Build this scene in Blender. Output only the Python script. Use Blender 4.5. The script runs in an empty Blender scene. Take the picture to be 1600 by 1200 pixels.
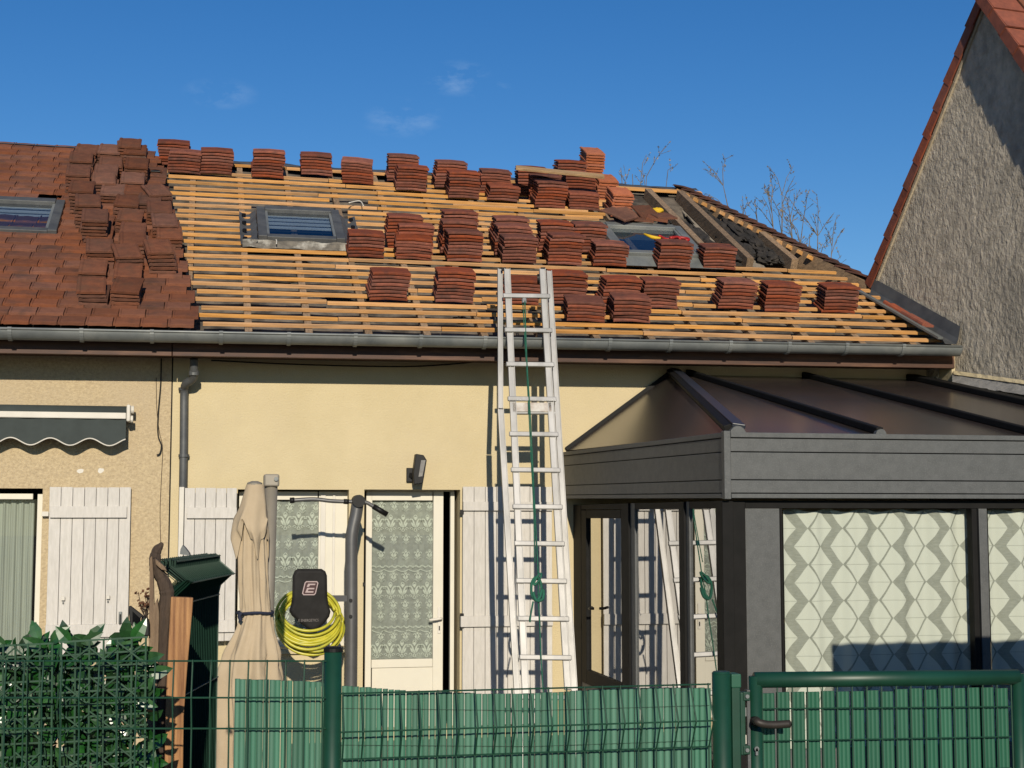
import bpy, bmesh, math, random
from mathutils import Vector, Matrix, noise as mnoise
R = math.radians
rnd = random.Random(7)
scene = bpy.context.scene
COL = scene.collection

# ------------------------------------------------------------------ camera
F, CX, CY, HZ = 2300.0, 800.0, 600.0, 805.0
YAW, PITCH = R(12.0), math.atan((HZ - CY) / F)
CAM = Vector((0, 0, 1.95))
cd = bpy.data.cameras.new('camera'); co = bpy.data.objects.new('camera', cd); COL.objects.link(co)
cd.sensor_width = 36; cd.lens = F / 1600 * 36; cd.clip_end = 5000; cd.clip_start = 0.05
co.location = CAM; co.rotation_euler = (R(90) + PITCH, 0, -YAW)
scene.camera = co
HF = Vector((math.sin(YAW), math.cos(YAW), 0)); RT = Vector((math.cos(YAW), -math.sin(YAW), 0)); UPZ = Vector((0, 0, 1))
FW = HF * math.cos(PITCH) + UPZ * math.sin(PITCH); UP = -HF * math.sin(PITCH) + UPZ * math.cos(PITCH)

# ------------------------------------------------------------------ sky, sun, exposure
SUN_EL, SUN_AZ = R(21.0), R(5.0)            # from behind the camera, a little from the left
w = bpy.data.worlds.new('World'); scene.world = w; w.use_nodes = True
nt = w.node_tree; nt.nodes.clear()
out = nt.nodes.new('ShaderNodeOutputWorld'); bg = nt.nodes.new('ShaderNodeBackground')
sky = nt.nodes.new('ShaderNodeTexSky'); sky.sky_type = 'NISHITA'; sky.sun_disc = False
sky.sun_elevation = SUN_EL; sky.sun_rotation = R(180) + SUN_AZ
sky.air_density = 1.0; sky.dust_density = 0.0; sky.ozone_density = 4.0
bg.inputs[1].default_value = 0.091
nt.links.new(bg.outputs[0], out.inputs[0])
# a few thin wisps of cloud at their directions in the sky
tc = nt.nodes.new('ShaderNodeTexCoord')
def N(t, **k):
    n = nt.nodes.new(t)
    for a, b in k.items(): setattr(n, a, b)
    return n
def ray(px, py): return (RT * ((px - CX) / F) + UP * ((CY - py) / F) + FW)
nz = N('ShaderNodeTexNoise'); nz.inputs['Scale'].default_value = 26; nz.inputs['Detail'].default_value = 7; nz.inputs['Roughness'].default_value = .62
mpn = N('ShaderNodeMapping'); mpn.inputs['Scale'].default_value = (1, 1, 2.2)
nt.links.new(tc.outputs['Generated'], mpn.inputs[0]); nt.links.new(mpn.outputs[0], nz.inputs['Vector'])
acc = None
for (cx, cy, sx, sy, am) in ((345, 146, 62, 26, .55), (715, 122, 60, 30, .8), (765, 140, 50, 16, .5), (630, 185, 75, 34, .6)):
    d = ray(cx, cy).normalized()
    sub = N('ShaderNodeVectorMath', operation='SUBTRACT'); nt.links.new(tc.outputs['Generated'], sub.inputs[0]); sub.inputs[1].default_value = d
    a = N('ShaderNodeVectorMath', operation='DOT_PRODUCT'); nt.links.new(sub.outputs[0], a.inputs[0]); a.inputs[1].default_value = RT * (F / sx)
    b = N('ShaderNodeVectorMath', operation='DOT_PRODUCT'); nt.links.new(sub.outputs[0], b.inputs[0]); b.inputs[1].default_value = UP * (F / sy)
    a2 = N('ShaderNodeMath', operation='POWER'); nt.links.new(a.outputs['Value'], a2.inputs[0]); a2.inputs[1].default_value = 2
    b2 = N('ShaderNodeMath', operation='MULTIPLY'); nt.links.new(b.outputs['Value'], b2.inputs[0]); nt.links.new(b.outputs['Value'], b2.inputs[1])
    s = N('ShaderNodeMath', operation='ADD'); nt.links.new(a2.outputs[0], s.inputs[0]); nt.links.new(b2.outputs[0], s.inputs[1])
    m = N('ShaderNodeMapRange'); m.interpolation_type = 'SMOOTHSTEP'; nt.links.new(s.outputs[0], m.inputs[0])
    m.inputs[1].default_value = 0; m.inputs[2].default_value = 1; m.inputs[3].default_value = am; m.inputs[4].default_value = 0
    if acc is None: acc = m
    else:
        q = N('ShaderNodeMath', operation='MAXIMUM'); nt.links.new(acc.outputs[0], q.inputs[0]); nt.links.new(m.outputs[0], q.inputs[1]); acc = q
nr = N('ShaderNodeMapRange'); nt.links.new(nz.outputs['Fac'], nr.inputs[0])
nr.inputs[1].default_value = .46; nr.inputs[2].default_value = .80; nr.inputs[3].default_value = 0; nr.inputs[4].default_value = 1
mm = N('ShaderNodeMath', operation='MULTIPLY'); nt.links.new(acc.outputs[0], mm.inputs[0]); nt.links.new(nr.outputs[0], mm.inputs[1])
mx = N('ShaderNodeMix', data_type='RGBA'); nt.links.new(mm.outputs[0], mx.inputs[0]); hsv = N('ShaderNodeHueSaturation'); hsv.inputs['Saturation'].default_value = 1.27; hsv.inputs['Hue'].default_value = .508; hsv.inputs['Value'].default_value = 1.0; nt.links.new(sky.outputs[0], hsv.inputs['Color']); nt.links.new(hsv.outputs[0], mx.inputs[6]); mx.inputs[7].default_value = (3.4, 5.2, 8.0, 1)
nt.links.new(mx.outputs[2], bg.inputs[0])

sl = bpy.data.lights.new('sun', 'SUN'); sl.energy = 5.0; sl.angle = R(0.5); sl.color = (1, .90, .74)
so = bpy.data.objects.new('sun', sl); COL.objects.link(so)
SDIR = Vector((math.sin(SUN_AZ) * math.cos(SUN_EL), math.cos(SUN_AZ) * math.cos(SUN_EL), -math.sin(SUN_EL)))
so.rotation_euler = SDIR.to_track_quat('-Z', 'Y').to_euler(); so.location = (-3, -8, 12)
vs = scene.view_settings; vs.view_transform = 'Standard'; vs.look = 'None'; vs.gamma = 1; vs.use_curve_mapping = False; vs.exposure = 0

# ------------------------------------------------------------------ pixel -> place
def at_y(px, py, Y): d = ray(px, py); return CAM + d * ((Y - CAM.y) / d.y)
def at_d(px, py, dep): return CAM + ray(px, py) * dep
def proj(P):
    v = P - CAM; z = v.dot(FW)
    return CX + F * v.dot(RT) / z, CY - F * v.dot(UP) / z
def x_at(px, Y):                       # X on the horizon plane is independent of height up to the pitch: take the level ray
    lo, hi = -8.0, 14.0
    for _ in range(40):
        m = (lo + hi) / 2
        if proj(Vector((m, Y, zroof(m, Y))))[0] < px: lo = m
        else: hi = m
    return (lo + hi) / 2

YW = 12.90          # face of the house walls
YE, YR = 12.50, 16.70   # lowest batten, ridge
_e0, _e1 = at_y(302, 504, YE), at_y(1445, 529, YE)
_r0, _r1 = at_y(240, 244, YR), at_y(1080, 294, YR)
def zroof(X, Y):
    t = (Y - YE) / (YR - YE)
    ze = _e0.z + (_e1.z - _e0.z) * (X - _e0.x) / (_e1.x - _e0.x)
    zr = _r0.z + (_r1.z - _r0.z) * (X - _r0.x) / (_r1.x - _r0.x)
    return ze + (zr - ze) * t
def roof_frame(X, Y, h=0.0):
    e = .01
    ex = Vector((2 * e, 0, zroof(X + e, Y) - zroof(X - e, Y))).normalized()
    ey = Vector((0, 2 * e, zroof(X, Y + e) - zroof(X, Y - e))).normalized()
    n = ex.cross(ey).normalized(); ey = n.cross(ex)
    p = Vector((X, Y, zroof(X, Y))) + n * h
    M = Matrix((ex, ey, n)).transposed().to_4x4(); M.translation = p
    return M
def roof(px, py, h=0.0):
    d = ray(px, py); lo, hi = 6.0, 40.0
    for _ in range(45):
        m = (lo + hi) / 2; p = CAM + d * m
        if p.z - h * 1.13 > zroof(p.x, p.y): lo = m
        else: hi = m
    return CAM + d * lo
print('pitch', math.degrees(math.atan(zroof(2, 13.5) - zroof(2, 12.5))), 'eave z', zroof(0, YE), zroof(6, YE), 'ridge z', zroof(0, YR), zroof(4, YR))

# ------------------------------------------------------------------ materials
MATS = {}
def mat(name, col, col2=None, scale=6, rough=.7, bump=0, bscale=60, metal=0, rand=0, spec=.4, stretch=(1, 1, 1), detail=6, lo=.35, hi=.65, col3=None, s3=1.3, coat=0):
    if name in MATS: return MATS[name]
    K = .825
    col = tuple(v * K for v in col); col2 = tuple(v * K for v in col2) if col2 else None; col3 = tuple(v * K for v in col3) if col3 else None
    m = bpy.data.materials.new(name); m.use_nodes = True; MATS[name] = m
    t = m.node_tree; b = t.nodes['Principled BSDF']
    b.inputs['Roughness'].default_value = rough; b.inputs['Metallic'].default_value = metal
    b.inputs['Specular IOR Level'].default_value = spec
    if coat: b.inputs['Coat Weight'].default_value = coat; b.inputs['Coat Roughness'].default_value = .1
    c = t.nodes.new('ShaderNodeTexCoord'); mp = t.nodes.new('ShaderNodeMapping'); mp.inputs['Scale'].default_value = stretch
    oi = t.nodes.new('ShaderNodeObjectInfo')
    ad = t.nodes.new('ShaderNodeVectorMath'); ad.operation = 'MULTIPLY_ADD'
    cmb = t.nodes.new('ShaderNodeCombineXYZ')
    for i in range(3): t.links.new(oi.outputs['Random'], cmb.inputs[i])
    t.links.new(cmb.outputs[0], ad.inputs[0]); ad.inputs[1].default_value = (37, 53, 71) if rand else (0, 0, 0); t.links.new(c.outputs['Object'], ad.inputs[2])
    t.links.new(ad.outputs[0], mp.inputs[0])
    def mixc(fac, A, B):
        x = t.nodes.new('ShaderNodeMix'); x.data_type = 'RGBA'; t.links.new(fac, x.inputs[0])
        for s, v in ((6, A), (7, B)):
            if hasattr(v, 'is_output'): t.links.new(v, x.inputs[s])
            else: x.inputs[s].default_value = (*v, 1)
        return x.outputs[2]
    def noise_fac(sc, l, h, dt=detail):
        n = t.nodes.new('ShaderNodeTexNoise'); n.inputs['Scale'].default_value = sc; n.inputs['Detail'].default_value = dt; n.inputs['Roughness'].default_value = .62
        t.links.new(mp.outputs[0], n.inputs['Vector'])
        r = t.nodes.new('ShaderNodeMapRange'); r.inputs[1].default_value = l; r.inputs[2].default_value = h; t.links.new(n.outputs['Fac'], r.inputs[0])
        return r.outputs[0]
    cur = mixc(noise_fac(scale, lo, hi), col, col2 or tuple(v * .8 for v in col))
    if col3: cur = mixc(noise_fac(s3, .5, .72), cur, col3)
    if rand:
        hs = t.nodes.new('ShaderNodeHueSaturation'); t.links.new(cur, hs.inputs['Color'])
        r = t.nodes.new('ShaderNodeMapRange'); r.inputs[3].default_value = 1 - rand; r.inputs[4].default_value = 1 + rand; t.links.new(oi.outputs['Random'], r.inputs[0])
        t.links.new(r.outputs[0], hs.inputs['Value'])
        k = t.nodes.new('ShaderNodeMath'); k.operation = 'MULTIPLY'; k.inputs[1].default_value = 7.31; t.links.new(oi.outputs['Random'], k.inputs[0])
        fr = t.nodes.new('ShaderNodeMath'); fr.operation = 'FRACT'; t.links.new(k.outputs[0], fr.inputs[0])
        r2 = t.nodes.new('ShaderNodeMapRange'); r2.inputs[3].default_value = 1 - rand * .5; r2.inputs[4].default_value = 1 + rand * .35; t.links.new(fr.outputs[0], r2.inputs[0])
        t.links.new(r2.outputs[0], hs.inputs['Saturation'])
        cur = hs.outputs[0]
    t.links.new(cur, b.inputs['Base Color'])
    if bump:
        n = t.nodes.new('ShaderNodeTexNoise'); n.inputs['Scale'].default_value = bscale; n.inputs['Detail'].default_value = 5; n.inputs['Roughness'].default_value = .65
        t.links.new(mp.outputs[0], n.inputs['Vector'])
        bp = t.nodes.new('ShaderNodeBump'); bp.inputs['Strength'].default_value = 1; bp.inputs['Distance'].default_value = bump
        t.links.new(n.outputs['Fac'], bp.inputs['Height']); t.links.new(bp.outputs[0], b.inputs['Normal'])
    return m

def glass(name, refl, tint, rough=.01, base=0.0):
    """thin pane: a mirror part that grows at glancing angles over a tinted clear part"""
    if name in MATS: return MATS[name]
    m = bpy.data.materials.new(name); m.use_nodes = True; MATS[name] = m; t = m.node_tree; t.nodes.clear()
    o = t.nodes.new('ShaderNodeOutputMaterial'); mxs = t.nodes.new('ShaderNodeMixShader')
    tr = t.nodes.new('ShaderNodeBsdfTransparent'); tr.inputs[0].default_value = (*tint, 1)
    gl = t.nodes.new('ShaderNodeBsdfGlossy'); gl.inputs['Roughness'].default_value = rough; gl.inputs['Color'].default_value = (.95, .95, .95, 1)
    fr = t.nodes.new('ShaderNodeFresnel'); fr.inputs[0].default_value = 1.5
    ma = t.nodes.new('ShaderNodeMath'); ma.operation = 'MULTIPLY_ADD'; ma.inputs[1].default_value = refl; ma.inputs[2].default_value = base; ma.use_clamp = True
    ge = t.nodes.new('ShaderNodeNewGeometry'); inv = t.nodes.new('ShaderNodeMath'); inv.operation = 'SUBTRACT'; inv.inputs[0].default_value = 1; t.links.new(ge.outputs['Backfacing'], inv.inputs[1])
    mu = t.nodes.new('ShaderNodeMath'); mu.operation = 'MULTIPLY'; t.links.new(ma.outputs[0], mu.inputs[0]); t.links.new(inv.outputs[0], mu.inputs[1])
    t.links.new(fr.outputs[0], ma.inputs[0]); t.links.new(mu.outputs[0], mxs.inputs[0])
    t.links.new(tr.outputs[0], mxs.inputs[1]); t.links.new(gl.outputs[0], mxs.inputs[2]); t.links.new(mxs.outputs[0], o.inputs[0])
    return m

M_cream = mat('cream_render', (.635, .535, .335), (.585, .49, .30), scale=2.2, rough=.9, bump=.006, bscale=60, spec=.1, col3=(.585, .49, .315), s3=.9)
M_beige = mat('beige_pebbledash', (.62, .50, .315), (.47, .37, .235), scale=38, rough=.95, bump=.012, bscale=55, spec=.1, col3=(.53, .43, .29), s3=.9)
M_gable = mat('grey_roughcast', (.72, .635, .50), (.45, .40, .32), scale=9, rough=.95, bump=.06, bscale=19, spec=.1, col3=(.29, .265, .22), s3=.55, stretch=(1, 1, .75))
M_white = mat('white_paint', (.70, .665, .59), (.62, .59, .52), scale=5, rough=.55, spec=.35, bump=.001, bscale=90)
M_shut = mat('white_shutter_paint', (.64, .61, .565), (.55, .525, .48), scale=9, rough=.7, stretch=(6, 6, 1), bump=.002, bscale=50, rand=.04)
M_pvc = mat('cream_pvc', (.71, .675, .565), (.67, .635, .53), scale=3, rough=.4)
M_brown = mat('brown_fascia_wood', (.085, .035, .018), (.05, .022, .013), scale=5, rough=.6, stretch=(1, 8, 8), col3=(.16, .075, .04), s3=2)
M_zinc = mat('zinc', (.23, .245, .24), (.16, .175, .175), scale=4, rough=.5, metal=.35, col3=(.30, .31, .29), s3=2.5)
M_zincd = mat('dark_zinc', (.13, .135, .135), (.085, .09, .095), scale=6, rough=.55, metal=.3)
M_batten = mat('fresh_batten_wood', (.76, .405, .145), (.58, .285, .09), scale=7, rough=.75, stretch=(.5, 8, 8), rand=.2, col3=(.38, .22, .10), s3=3.5, bump=.001, bscale=40)
M_rafter = mat('old_rafter_wood', (.33, .22, .13), (.17, .115, .07), scale=6, rough=.85, stretch=(8, 1, 8), rand=.2, bump=.003, bscale=40)
M_under = mat('old_roof_underlay', (.19, .16, .125), (.05, .042, .034), scale=3.6, rough=.95, lo=.38, hi=.60, col3=(.02, .018, .016), s3=2.1, bump=.02, bscale=9)
M_felt = mat('torn_black_felt', (.045, .038, .032), (.02, .018, .016), scale=9, rough=.9, bump=.01, bscale=20)
M_board = mat('grey_sarking_board', (.30, .26, .21), (.19, .165, .13), scale=8, rough=.9, stretch=(3, 1, 3))
M_tile = mat('laid_roof_tile', (.220, .085, .046), (.178, .069, .039), scale=14, rough=.85, rand=.2, bump=.003, bscale=70, col3=(.115, .056, .038), s3=5, spec=.2)
M_tile2 = mat('stacked_roof_tile', (.24, .068, .035), (.165, .049, .028), scale=16, rough=.8, rand=.28, bump=.003, bscale=70, col3=(.10, .042, .030), s3=6, spec=.25)
M_tile3 = mat('weathered_roof_tile', (.185, .076, .045), (.125, .054, .035), scale=12, rough=.9, rand=.25, bump=.004, bscale=60, col3=(.115, .060, .04), s3=5, spec=.15)
M_orange = mat('orange_tile', (.48, .15, .065), (.36, .11, .05), scale=14, rough=.85, rand=.15, bump=.003, bscale=60)
M_darktile = mat('dark_hip_tile', (.11, .045, .03), (.05, .026, .02), scale=10, rough=.9, rand=.3)
M_vergetile = mat('verge_tile', (.30, .085, .045), (.20, .06, .035), scale=10, rough=.8, rand=.2, bump=.003, bscale=40)
M_alu = mat('aluminium', (.47, .46, .44), (.33, .325, .31), scale=6, rough=.42, metal=.5, stretch=(1, 1, .3), rand=.06)
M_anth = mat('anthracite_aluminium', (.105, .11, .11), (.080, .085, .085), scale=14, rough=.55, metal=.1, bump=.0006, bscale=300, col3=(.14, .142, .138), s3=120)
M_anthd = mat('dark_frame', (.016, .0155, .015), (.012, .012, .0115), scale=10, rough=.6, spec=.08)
M_black = mat('black_plastic', (.007, .007, .007), (.010, .010, .010), scale=20, rough=.5, spec=.25)
M_green = mat('green_coated_steel', (.006, .052, .029), (.005, .042, .023), scale=12, rough=.45, spec=.5, rand=.04, col3=(.009, .060, .036), s3=4)
M_slat = mat('green_pvc_slat', (.074, .20, .134), (.056, .162, .106), scale=3, rough=.5, spec=.4, rand=.18, stretch=(1, 1, .3))
M_slatg = mat('green_gate_slat', (.030, .135, .080), (.022, .105, .062), scale=3, rough=.5, spec=.4, rand=.08, stretch=(1, 1, .3))
M_wire = mat('green_wire', (.012, .06, .033), (.008, .045, .026), scale=20, rough=.5)
M_leaf = mat('laurel_leaf', (.030, .105, .028), (.014, .055, .016), scale=20, rough=.3, spec=.6, rand=.4)
M_lattice = mat('dark_green_lattice', (.030, .085, .045), (.02, .06, .032), scale=10, rough=.5, rand=.1)
M_oldwood = mat('weathered_timber', (.30, .21, .13), (.15, .10, .065), scale=5, rough=.9, stretch=(7, 7, .7), bump=.006, bscale=30, col3=(.08, .055, .04), s3=3)
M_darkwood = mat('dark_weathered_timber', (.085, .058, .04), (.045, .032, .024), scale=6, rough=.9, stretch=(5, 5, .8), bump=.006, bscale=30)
M_plank = mat('brown_plank', (.48, .25, .10), (.20, .085, .033), scale=4.5, rough=.65, stretch=(16, 16, .55), bump=.002, bscale=30)
M_canvas = mat('sand_canvas', (.50, .40, .27), (.45, .355, .235), scale=7, rough=.9, bump=.002, bscale=120)
M_mast = mat('taupe_mast', (.30, .27, .22), (.26, .235, .19), scale=6, rough=.5, metal=.2)
M_steel = mat('grey_steel_tube', (.15, .15, .15), (.11, .11, .11), scale=5, rough=.4, metal=.4)
M_pad = mat('black_vinyl', (.014, .013, .0125), (.024, .023, .022), scale=8, rough=.65, spec=.15, bump=.0006, bscale=150)
M_print = mat('faded_print', (.46, .36, .35), (.40, .31, .30), scale=20, rough=.7)
M_printr = mat('maroon_print', (.06, .025, .025), (.05, .02, .02), scale=20, rough=.7)
M_hose = mat('yellow_hose', (.55, .50, .035), (.47, .43, .03), scale=9, rough=.4, spec=.5, col3=(.30, .33, .03), s3=9)
M_awn = mat('grey_awning_cloth', (.050, .062, .060), (.042, .052, .050), scale=8, rough=.9)
M_net = mat('sheer_curtain_cloth', (.40, .415, .37), (.33, .345, .31), scale=3, rough=.95, stretch=(14, 1, .6))
M_lacew = mat('white_lace_thread', (.66, .675, .615), (.60, .615, .56), scale=30, rough=.95)
M_rope = mat('green_rope', (.02, .14, .085), (.015, .09, .06), scale=40, rough=.9)
M_red = mat('red_plastic', (.42, .02, .015), (.32, .015, .012), scale=10, rough=.5)
M_yel = mat('yellow_glove', (.75, .48, .02), (.65, .40, .015), scale=10, rough=.7)
M_membrane = mat('grey_flashing_membrane', (.30, .29, .27), (.20, .195, .185), scale=9, rough=.8, bump=.012, bscale=22)
M_ground = mat('ground_cover', (.13, .115, .09), (.09, .085, .065), scale=1.2, rough=.95, bump=.01, bscale=30)
M_paving = mat('concrete_paving', (.19, .175, .15), (.15, .14, .12), scale=3, rough=.95, bump=.004, bscale=50)
M_asphalt = mat('asphalt', (.055, .055, .055), (.04, .04, .04), scale=40, rough=.95, bump=.004, bscale=120)
M_bark = mat('bark', (.20, .165, .12), (.12, .10, .075), scale=15, rough=.95)
M_dryleaf = mat('dry_leaf', (.36, .29, .19), (.25, .2, .13), scale=15, rough=.9, rand=.3)
M_poly = mat('brown_polycarbonate', (.045, .036, .032), (.035, .029, .027), scale=.8, rough=.22, spec=.6, stretch=(.6, 3, 3), col3=(.055, .038, .036), s3=1.6)
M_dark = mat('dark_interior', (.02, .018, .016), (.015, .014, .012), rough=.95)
G_win = glass('window_glass', .9, (.93, .95, .93), base=.01)
G_side = glass('reflective_glass', 1.9, (.45, .45, .43), base=.30)
G_sky = glass('skylight_glass', 1.2, (.72, .78, .84), base=.07)
G_front = glass('veranda_glass', .7, (.95, .96, .94), base=.0)

# ------------------------------------------------------------------ mesh builder
BASE = {}
def setp(o, label=None, cat=None, group=None, kind=None):
    for k, v in (('label', label), ('category', cat), ('group', group), ('kind', kind)):
        if v: o[k] = v
    return o
def thing(name, label, cat, loc, group=None):
    o = bpy.data.objects.new(name, None); COL.objects.link(o); o.empty_display_size = .1
    loc = Vector(loc); o.location = loc; BASE[o.name] = loc
    return setp(o, label, cat, group)
class MB:
    def __init__(s): s.v = []; s.f = []; s.m = []
    def quad(s, *p):
        i = len(s.v); s.v += [Vector(q) for q in p]; s.f.append(tuple(range(i, i + len(p)))); return s
    def hexa(s, a, b):                       # a: 4 pts, b: 4 pts, matching order
        i = len(s.v); s.v += [Vector(q) for q in a] + [Vector(q) for q in b]
        s.f += [(i, i+3, i+2, i+1), (i+4, i+5, i+6, i+7)] + [(i+k, i+(k+1) % 4, i+4+(k+1) % 4, i+4+k) for k in range(4)]; return s
    def box(s, lo, hi):
        (x0, y0, z0), (x1, y1, z1) = lo, hi
        return s.hexa([(x0, y0, z0), (x1, y0, z0), (x1, y1, z0), (x0, y1, z0)], [(x0, y0, z1), (x1, y0, z1), (x1, y1, z1), (x0, y1, z1)])
    def mbox(s, M, lo, hi):
        n = len(s.v); s.box(lo, hi)
        for k in range(n, len(s.v)): s.v[k] = M @ s.v[k]
        return s
    def pbox(s, px0, py0, px1, py1, Y0, Y1):  # pixel rectangle read on the vertical plane Y0
        a = at_y(px0, (py0 + py1) / 2, Y0); b = at_y(px1, (py0 + py1) / 2, Y0)
        t = at_y((px0 + px1) / 2, py0, Y0); u = at_y((px0 + px1) / 2, py1, Y0)
        return s.box((a.x, min(Y0, Y1), u.z), (b.x, max(Y0, Y1), t.z))
    def prism(s, poly, off):
        off = Vector(off); n = len(poly); i = len(s.v)
        s.v += [Vector(p) for p in poly] + [Vector(p) + off for p in poly]
        s.f += [tuple(range(i, i + n)), tuple(range(i + 2 * n - 1, i + n - 1, -1))] + [(i + k, i + n + k, i + n + (k + 1) % n, i + (k + 1) % n) for k in range(n)]
        return s
    def bar(s, a, b, wdt, hgt, up=UPZ):
        a, b = Vector(a), Vector(b); d = (b - a).normalized(); sx = d.cross(Vector(up)).normalized() * (wdt / 2); sz = sx.cross(d).normalized() * (hgt / 2)
        return s.hexa([a - sx - sz, a + sx - sz, a + sx + sz, a - sx + sz], [b - sx - sz, b + sx - sz, b + sx + sz, b - sx + sz])
    def tube(s, pts, r, n=8, caps=True, closed=False):
        pts = [Vector(p) for p in pts]; i0 = len(s.v); L = len(pts); nrm = None
        for k, p in enumerate(pts):
            a = pts[k - 1] if (k > 0 or closed) else pts[k]; b = pts[(k + 1) % L] if (k < L - 1 or closed) else pts[k]
            d = (b - a).normalized()
            if nrm is None: nrm = d.orthogonal().normalized()
            nrm = (nrm - d * nrm.dot(d)).normalized(); bn = d.cross(nrm)
            rr = r[k] if isinstance(r, (list, tuple)) else r
            for j in range(n):
                a_ = 2 * math.pi * j / n; s.v.append(p + (nrm * math.cos(a_) + bn * math.sin(a_)) * rr)
        for k in range(L if closed else L - 1):
            k2 = (k + 1) % L
            for j in range(n): s.f.append((i0 + k * n + j, i0 + k * n + (j + 1) % n, i0 + k2 * n + (j + 1) % n, i0 + k2 * n + j))
        if caps and not closed:
            s.f.append(tuple(range(i0 + n - 1, i0 - 1, -1))); s.f.append(tuple(range(i0 + (L - 1) * n, i0 + L * n)))
        return s
    def grid(s, fn, nu, nv):
        i = len(s.v)
        for a in range(nu + 1):
            for b in range(nv + 1): s.v.append(Vector(fn(a / nu, b / nv)))
        for a in range(nu):
            for b in range(nv): s.f.append((i + a * (nv + 1) + b, i + (a + 1) * (nv + 1) + b, i + (a + 1) * (nv + 1) + b + 1, i + a * (nv + 1) + b + 1))
        return s
    def mesh(s, name, m, base=Vector(), smooth=False):
        me = bpy.data.meshes.new(name); me.from_pydata([tuple(v - base) for v in s.v], [], s.f); me.update()
        bm = bmesh.new(); bm.from_mesh(me); bmesh.ops.recalc_face_normals(bm, faces=bm.faces); bm.to_mesh(me); bm.free()
        if m: me.materials.append(m)
        if smooth:
            for p in me.polygons: p.use_smooth = True
        return me
    def build(s, name, m, parent=None, smooth=False, bevel=0, label=None, cat=None, group=None, kind=None, auto=0):
        if parent is not None: base = BASE[parent.name]
        else:
            zs = min(v.z for v in s.v); base = Vector((sum(v.x for v in s.v) / len(s.v), sum(v.y for v in s.v) / len(s.v), zs))
        o = bpy.data.objects.new(name, s.mesh(name, m, base, smooth)); COL.objects.link(o); BASE[o.name] = base
        if parent is not None: o.parent = parent
        else: o.location = base
        if bevel:
            bv = o.modifiers.new('bevel', 'BEVEL'); bv.width = bevel; bv.segments = 2; bv.limit_method = 'ANGLE'; bv.angle_limit = R(35)
        return setp(o, label, cat, group, kind)
def place(name, me, M, parent, mater=None):
    o = bpy.data.objects.new(name, me); COL.objects.link(o); o.parent = parent
    o.matrix_local = Matrix.Translation(-BASE[parent.name]) @ M; BASE[o.name] = BASE[parent.name]
    return o
def frange(a, b, n): return [a + (b - a) * k / (n - 1) for k in range(n)]
def ptube(name, pts, r, m, parent=None, n=8, smooth=True, **k): return MB().tube(pts, r, n).build(name, m, parent, smooth, **k)
def spline(pts, n=8):
    pts = [Vector(p) for p in pts]; P = [pts[0]] + pts + [pts[-1]]; o = []
    for i in range(1, len(P) - 2):
        for k in range(n):
            t = k / n; a, b, c, d = P[i-1], P[i], P[i+1], P[i+2]
            o.append(.5 * ((2*b) + (c - a)*t + (2*a - 5*b + 4*c - d)*t*t + (3*b - a - 3*c + d)*t**3))
    return o + [pts[-1]]
ORD = ['first', 'second', 'third', 'fourth', 'fifth', 'sixth', 'seventh', 'eighth', 'ninth', 'tenth', 'eleventh', 'twelfth', 'thirteenth', 'fourteenth', 'fifteenth', 'sixteenth', 'seventeenth', 'eighteenth', 'nineteenth', 'twentieth']
NUM = {2: 'two', 3: 'three', 4: 'four', 5: 'five', 6: 'six', 7: 'seven', 8: 'eight', 9: 'nine', 10: 'ten', 11: 'eleven', 12: 'twelve'}
# ================================================================== the ground
setp(MB().box((-120, -120, -.4), (120, 160, 0)).build('ground', M_ground), kind='structure')
setp(MB().quad((-30, -4.5, .004), (30, -4.5, .004), (30, 3.2, .004), (-30, 3.2, .004)).build('road', M_asphalt), kind='structure')
setp(MB().box((-30, 3.2, 0), (30, 4.35, .12)).build('pavement', M_paving), kind='structure')
setp(MB().quad((-8, 4.8, .008), (8, 4.8, .008), (8, YW, .008), (-8, YW, .008)).build('yard_paving', M_paving), kind='structure')

# ================================================================== houses
def wall_openings(mb, x0, x1, z0, z1, Y, T, ops):
    xs = sorted({x0, x1, *[o[0] for o in ops], *[o[1] for o in ops]}); zs = sorted({z0, z1, *[o[2] for o in ops], *[o[3] for o in ops]})
    idx = {}
    def vv(x, y, z):
        k = (x, y, z)
        if k not in idx: idx[k] = len(mb.v); mb.v.append(Vector(k))
        return idx[k]
    for i in range(len(xs) - 1):
        for j in range(len(zs) - 1):
            cx, cz = (xs[i] + xs[i+1]) / 2, (zs[j] + zs[j+1]) / 2
            if any(o[0] < cx < o[1] and o[2] < cz < o[3] for o in ops): continue
            for y in (Y, Y + T): mb.f.append((vv(xs[i], y, zs[j]), vv(xs[i+1], y, zs[j]), vv(xs[i+1], y, zs[j+1]), vv(xs[i], y, zs[j+1])))
    for (a, b, c, d) in ops:
        for (p, q) in (((a, c), (a, d)), ((b, c), (b, d)), ((a, d), (b, d)), ((a, c), (b, c))):
            mb.f.append((vv(p[0], Y, p[1]), vv(q[0], Y, q[1]), vv(q[0], Y + T, q[1]), vv(p[0], Y + T, p[1])))
    for (p, q) in (((x0, z0), (x0, z1)), ((x1, z0), (x1, z1)), ((x0, z1), (x1, z1))):
        mb.f.append((vv(p[0], Y, p[1]), vv(q[0], Y, q[1]), vv(q[0], Y + T, q[1]), vv(p[0], Y + T, p[1])))
    return mb
def PX(px, py=800, Y=YW): return at_y(px, py, Y).x
def PZ(py, px=500, Y=YW): return at_y(px, py, Y).z
XS = PX(266)                                   # party line of the two facades
ZT = 3.46
house = thing('cream_house', 'cream rendered terraced house with its roof stripped down to pale battens', 'house', (2.5, YW, 0))
left_house = thing('beige_house', 'beige pebbledash terraced house with brown tiled roof beside the cream house', 'house', (-3, YW, 0))
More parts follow.
